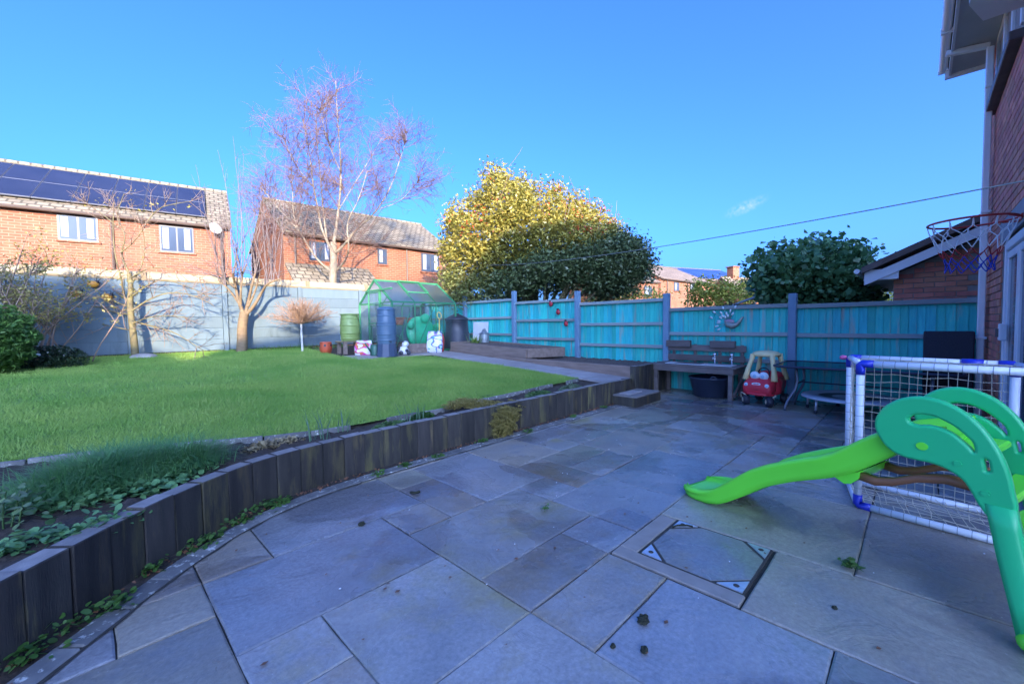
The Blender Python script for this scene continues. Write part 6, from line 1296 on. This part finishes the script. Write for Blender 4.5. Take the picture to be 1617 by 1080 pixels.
for k in range(110):
    a = rg.uniform(0, 2*pi); e = rg.uniform(0.15,1.45); L = rg.uniform(0.40,0.62); d = Vector((cos(a)*cos(e), sin(a)*cos(e), sin(e))); s_ = Vector((-d.y,d.x,0)).normalized()*0.014
    m_ = d*L*0.55; t_ = d*L+Vector((0,0,-0.10*cos(e))); c0 = Vector((0,0,0.38)); b.add([c0-s_, c0+s_, c0+m_+s_, c0+m_-s_, c0+t_], [(0,1,2,3),(3,2,4)])
yl = b.build('leaf', LEAF('yucca_leaf', (0.045,0.085,0.045), (0.07,0.12,0.06), scale=4), ys); struct(yl, 'stuff'); MB().tube([(0,0,-1.2),(0,0,0.42)], 0.06, 8).build('trunk', APPLEB, ys)

# ================================================================== planting strip
def clump_blades(name, label, cat, P, h, wd, mat, lean, group=None, hv=0.4):
    e = empty(name, tuple(P.mean(0))); tag(e, label, cat, group); o = blades('leaf', P, h, wd, mat, None, lean, hv); struct(ppar(o, e), 'stuff'); return e
FEST = LEAF('blue_green_grass', (0.075,0.22,0.07), (0.13,0.29,0.095), scale=4, trl=0.25)
def long_blades(P, L, wd, mat, name, parent, seg=4, out=None):
    n = len(P); a = RNG.uniform(0, 2*np.pi, n); c = P.mean(0) if out is None else out; rd = P-c; rd[:,2] = 0; rd /= (np.linalg.norm(rd, axis=1)[:,None]+1e-3)
    dr = rd*0.8+np.stack([np.cos(a), np.sin(a), 0*a], 1)*0.8; dr /= np.linalg.norm(dr, axis=1)[:,None]; L_ = L*(1+RNG.uniform(-0.4,0.3,n)); sd = np.stack([-dr[:,1], dr[:,0], 0*a], 1)
    k = RNG.uniform(0.35,1.0,n); V = np.empty((n, 2*seg+1, 3))
    for i in range(seg):
        t = i/seg; x = L_*t*(0.15+0.75*t)*k*1.1; z = L_*(t*1.05-0.95*k*t*t); p = P+dr*x[:,None]; p[:,2] = P[:,2]+z; w_ = wd*(1-t*0.8); V[:,2*i] = p-sd*w_/2; V[:,2*i+1] = p+sd*w_/2
    x = L_*0.95*k*1.1; z = L_*(1.05-0.95*k); p = P+dr*x[:,None]; p[:,2] = P[:,2]+z; V[:,-1] = p
    m_ = 2*seg+1; F3 = []; base = np.arange(n)*m_; quads = np.concatenate([np.stack([base+2*i, base+2*i+1, base+2*i+3, base+2*i+2], 1) for i in range(seg-1)])
    tris = np.stack([base+2*seg-2, base+2*seg-1, base+2*seg, base+2*seg], 1)
    me = bpy.data.meshes.new(name); me.from_pydata(V.reshape(-1,3).tolist(), [], quads.tolist()+tris[:,:3].tolist()); me.update(); return struct(ppar(link(name, me, mat), parent), 'stuff')
for (x, y, r_, nn, lab) in ((130,755,0.30,2200,'left tussock of blue-green tufted grass in the planting strip'), (215,735,0.32,2600,'middle tussock of blue-green tufted grass in the planting strip'), (290,722,0.24,1800,'right tussock of blue-green tufted grass in the planting strip'), (165,735,0.3,1800,'rear tussock of blue-green grass beside the lawn edge')):
    c = gz(x, y, 0.44); e = empty('ornamental_grass', (c.x,c.y,0.35)); tag(e, lab, 'plant', 'blue-green grass tussocks')
    P = np.stack([RNG.normal(c.x, r_*0.42, nn), RNG.normal(c.y, r_*0.36, nn), np.full(nn, 0.345)], 1); long_blades(P, 0.34, 0.0065, FEST, 'leaf', e)
DAFF = LEAF('bulb_leaf', (0.10,0.20,0.11), (0.16,0.27,0.16), scale=5, trl=0.3)
for k, (x, y, n_b, lab) in enumerate(((503,690,7,'leftmost clump of upright bulb leaves by the lawn edging'), (543,678,7,'tall clump of bulb leaves second from the left by the lawn edging'), (632,668,6,'third clump of bulb leaves along the lawn edging'), (657,662,9,'rightmost clump of thin bulb leaves by the green mound'), (905,605,5,'small clump of bulb leaves at the lawn corner by the path'), (520,690,3,'few bent bulb leaves between the two left clumps'))):
    c = gz(x, y, 0.38); e = empty('bulb_plant', (c.x,c.y,0.35)); tag(e, lab, 'plant', 'bulb leaves in the planting strip'); r_ = random.Random(k)
    for i in range(n_b):
        p = Vector((r_.gauss(0,0.04), r_.gauss(0,0.04), -0.01)); a = r_.uniform(0, 2*pi); L = r_.uniform(0.18,0.36)*(0.6 if k == 4 else 1); ln = r_.uniform(0.02,0.14); d = Vector((cos(a),sin(a),0)); s_ = Vector((-sin(a),cos(a),0))*0.007
        q1 = p+d*ln*0.3+Vector((0,0,L*0.5)); q2 = p+d*ln*1.2+Vector((0,0,L)); MB().add([p-s_,p+s_,q1+s_,q1-s_,q2], [(0,1,2,3),(3,2,4)]).build('leaf', DAFF, e)
# trailing heath spilling over the wall
HEATH = LEAF('golden_heath', (0.22,0.18,0.05), (0.33,0.27,0.08), scale=9, trl=0.2); 
he = empty('trailing_shrub', (4.1, 4.05, 0.0)); tag(he, 'golden-brown trailing heath shrub spilling over the sleeper wall', 'shrub')
P = []
for (x, y, Y, rx, ry, rz_, n) in ((797,668,3.92,0.22,0.11,0.20,5200),(800,652,4.0,0.24,0.14,0.10,2600),(765,640,4.22,0.30,0.14,0.07,2400),(730,636,4.35,0.30,0.12,0.055,2000),(810,640,4.15,0.20,0.14,0.08,1400)):
    c = gy(x, y, Y); d = RNG.normal(size=(n,3)); d /= np.linalg.norm(d, axis=1)[:,None]; P.append(d*(RNG.random(n)**0.35)[:,None]*np.array([rx,ry,rz_])*(1+0.2*np.sin(d[:,:1]*7+d[:,2:]*9))+np.array(c))
P = np.concatenate(P); P = P[P[:,2] > 0.02]; leaves('foliage', P, 0.030, HEATH, he, 0.35, 0.3); tubes('stem', [wander((4.1+0.1*k,4.2,0.36),(0.1*k,-0.6,0.5),0.16,0.008,0.004,4,0.1,-0.1,rg) for k in range(-3,4)], APPLEB, he)
MATG = LEAF('mat_green', (0.055,0.130,0.040), (0.095,0.175,0.060), scale=6, trl=0.25)
for (x, y, rx, ry, n, lab, mt2) in ((618,672,0.24,0.10,1500,'low bright green mat plant between the bulb clumps',MATG), (668,657,0.16,0.10,1500,'small rounded dark green mound beside the golden heath',LEAF('mound_green',(0.035,0.10,0.02),(0.06,0.14,0.03),scale=6)), (850,622,0.30,0.12,1500,'mossy green mat plant right of the golden heath',MATG), (900,612,0.32,0.10,1200,'grey-green mat plant near the step end of the bed',LEAF('grey_mat',(0.10,0.16,0.09),(0.16,0.22,0.13),scale=6)), (770,628,0.25,0.08,700,'sparse green mat behind the golden heath',MATG), (430,700,0.30,0.10,420,'patch of pale dead leaves in the planting strip',LEAF('dead_leaf',(0.40,0.34,0.20),(0.28,0.22,0.12),scale=9))):
    c = gz(x, y, 0.38); e = empty('mat_plant', (c.x,c.y,0.34)); tag(e, lab, 'plant'); d = RNG.normal(size=(n,3)); d /= np.linalg.norm(d, axis=1)[:,None]; P = d*(RNG.random(n)**0.4)[:,None]*np.array([rx,ry,0.06])+np.array([c.x,c.y,0.365]); leaves('foliage', P[P[:,2] > 0.345], 0.045, mt2, e, 0.5)
# broad-leaved ground cover at the left of the bed
IVY = LEAF('ground_cover_leaf', (0.09,0.22,0.08), (0.15,0.30,0.12), scale=7, trl=0.25)
gc = empty('ground_cover', (0.0, 3.9, 0.34)); tag(gc, 'broad-leaved green ground cover trailing over dark soil behind the near sleepers', 'plant')
P = []
for (x, y, s_, n) in ((60,770,0.28,260),(130,790,0.28,330),(200,770,0.28,300),(250,770,0.2,200),(170,830,0.15,130),(60,850,0.15,70),(30,800,0.22,120),(300,745,0.2,160),(110,850,0.12,60),(15,870,0.1,50)):
    c = gz(x, y, 0.36); P.append(np.stack([RNG.normal(c.x,s_*0.5,n), RNG.normal(c.y,s_*0.4,n), 0.345+RNG.random(n)*0.07], 1))
P = np.concatenate(P); P = P[[curve_side(a_, b_) > -0.02 for a_, b_ in P[:,:2]]]; round_leaves('leaf', P, 0.046, IVY, gc)
# young shoots and left-edge plant
yp = empty('leafy_plant', tuple(gz(5, 830, 0.36))); tag(yp, 'pale green leafy plant at the very left edge of the bed', 'plant'); c = yp.location
P = np.stack([RNG.normal(c.x,0.10,90), RNG.normal(c.y,0.08,90), 0.36+RNG.random(90)*0.22], 1); round_leaves('leaf', P, 0.05, LEAF('pale_leaf',(0.13,0.22,0.10),(0.20,0.28,0.15),scale=8), yp); tubes('stem', [wander((c.x+0.03*k,c.y,0.34),(0.1*k,0,1),0.22,0.006,0.003,3,0.1,0,rg) for k in (-2,-1,0,1,2)], MATG, yp)
# weeds at the foot of the wall: one plant each
WEED = LEAF('weed_leaf', (0.060,0.150,0.030), (0.105,0.205,0.050), scale=9, trl=0.3)
places = ((95,1008,0.10),(40,1048,0.09),(165,972,0.08),(185,955,0.05),(240,905,0.07),(320,866,0.09),(335,855,0.06),(385,828,0.08),(408,812,0.10),(430,802,0.08),(448,795,0.06),(598,752,0.05),(640,738,0.05),(690,724,0.05),(762,699,0.05),(835,684,0.06),(905,660,0.05),(955,645,0.05),(1000,640,0.03),(1345,897,0.05),(862,806,0.03))
for k, (x, y, s_) in enumerate(places):
    c = gz(x, y, 0.0); e = empty('weed', (c.x,c.y,0)); n = 46; r_ = np.random.default_rng(k); P = np.stack([r_.normal(c.x,s_*0.7,n), r_.normal(c.y,s_*0.45,n), 0.015+r_.random(n)*s_*0.7], 1); round_leaves('leaf', P, 0.034 if s_ > 0.04 else 0.018, WEED, e)
    where = 'in a joint of the patio stones' if k >= 19 else 'at the foot of the sleeper wall'; tag(e, ('%s green weed growing %s, %s' % (('low','leafy')[s_ > 0.06], where, ('number %d' % k))), 'weed', 'weeds along the sleeper wall')
WLAB = ['second weed from the bottom-left corner at the foot of the sleepers','lowest weed of all, in the bottom-left corner of the picture','third weed from the bottom-left corner at the foot of the sleepers','small weed just right of the third one from the bottom-left','fifth weed from the bottom-left corner at the foot of the sleepers','broad weed tuft on the edging halfway along the near sleepers','small weed right of the broad tuft on the edging','dense weed patch where the wall starts to curve','brightest weed patch at the bend of the sleeper wall','weed patch just right of the brightest one','last small weed of the patch at the bend','small weed below the wide brown sleeper','small weed left of the golden heath, second nearest','small weed just left of the golden heath','weed directly under the golden heath','weed right under the sleepers beyond the golden heath','small weed between the heath and the step','weed at the left foot of the timber step','tiny weed at the front corner of the step','yellow-green weed in a patio joint beside the goal','tiny green sprig in a patio joint near the middle']
for o in [o for o in bpy.data.objects if o.name.split('.')[0] == 'weed']:
    k = int(o['label'].split('number ')[1]); o['label'] = WLAB[k]
    if k >= 19: del o['group']
# spring bulbs foliage under the wall, sunlit grass tuft and bed tuft
for (X, Y, z, n, h, lab, mt2) in ((4.6,13.15,lawn_z(13.15),420,0.14,'row of leafy bulbs along the foot of the grey wall',WEED), (8.3,9.72,0.91,90,0.26,'bright grassy tuft in the raised bed next to the churn',LEAF('bright_tuft',(0.16,0.26,0.04),(0.24,0.33,0.07),scale=6))):
    w_ = 1.3 if n > 200 else 0.10; P = np.stack([RNG.uniform(X-w_,X+w_,n), RNG.normal(Y,0.07,n), np.full(n,z-0.03)], 1); clump_blades('leafy_tuft', lab, 'plant', P, h, 0.02, mt2, 0.9)
# loose bits on the patio
DRY = MAT('dry_leaf', (0.22,0.10,0.05), (0.12,0.06,0.035), scale=30, rough=0.8); MOSS = MAT('dark_moss', (0.018,0.020,0.012), (0.035,0.04,0.02), scale=40, rough=0.95, bump=0.01, bscale=90)
def lump(x, y, s_, lab):
    c = gz(x, y, 0); r_ = random.Random(int(x)); b = MB().ell((0,0,0), (s_,s_*0.8,s_*0.55), 10, 7); b.v = [tuple(Vector(v)*(1+r_.uniform(-0.28,0.28))) for v in b.v]; tag(b.build('moss_clump', MOSS, None, False, loc=(c.x,c.y,s_*0.42)), lab, 'moss', 'moss clumps on the patio')
for a_ in ((1016,982,0.034,'largest dark moss clump on the patio'), (1017,1029,0.022,'dark moss clump just below the largest one'), (968,1021,0.014,'small brown moss clump left of the other two'), (571,829,0.026,'dark moss clump on the joint near the bend of the wall'), (1318,961,0.016,'small dark clump on the long slab right of the inspection cover')): lump(*a_)
def twig(pts, r_, lab):
    P = [gz(x, y, r_+0.003) for x, y in pts]; tag(MB().tube(P, r_, 6).build('fallen_twig', DRY if 'dark' not in lab else MOSS, None, True), lab, 'twig')
twig([(648,777),(655,778),(663,776)], 0.012, 'short dark stick lying on the patio near the wall bend')
twig([(1377,768),(1374,763),(1362,762),(1358,766)], 0.007, 'hooked dark strip on the patio beneath the slide')
twig([(1062,832),(1070,829),(1085,829),(1094,831)], 0.006, 'thin dark strip above the inspection cover')
fl = []; fr2 = random.Random(12); lit = MB()
for i in range(130):
    x, y = fr2.uniform(0.2,7.6), fr2.uniform(-0.45,3.6); s_ = fr2.uniform(0.004,0.012); a = fr2.uniform(0,6.3); 
    if curve_side(x, y) > -0.2: continue
    lit.add([(x+s_*cos(a+q)*(1.6 if q in (0, pi) else 0.8), y+s_*sin(a+q), 0.006+fr2.uniform(0,0.004)) for q in (0, pi/2, pi, 3*pi/2)], [(0,1,2,3)])
struct(lit.build('leaf_litter', DRY), 'stuff', 'scattered specks of leaf litter on the patio')
wl_ = MB()
for i in range(40):
    x, y = fr2.uniform(0.4,5), fr2.uniform(-0.4,3.2); s_ = fr2.uniform(0.003,0.006)
    wl_.ell((x,y,0.004), (s_*1.4,s_,s_*0.6), 6, 4)
struct(wl_.build('grit', PW), 'stuff', 'pale bits of grit on the patio')
lf = MB()
P = []
for i in range(420):
    c = CURVE[fr2.randrange(10, len(CURVE))]; P.append((c.x+fr2.gauss(0.0,0.03), c.y-0.05-abs(fr2.gauss(0,0.03)), 0.015+fr2.random()*0.02))
o = leaves('fallen_leaves', np.array(P), 0.032, DRY, None, 0.6, upb=-0.8); struct(o, 'stuff', 'brown fallen leaves along the foot of the sleeper wall')
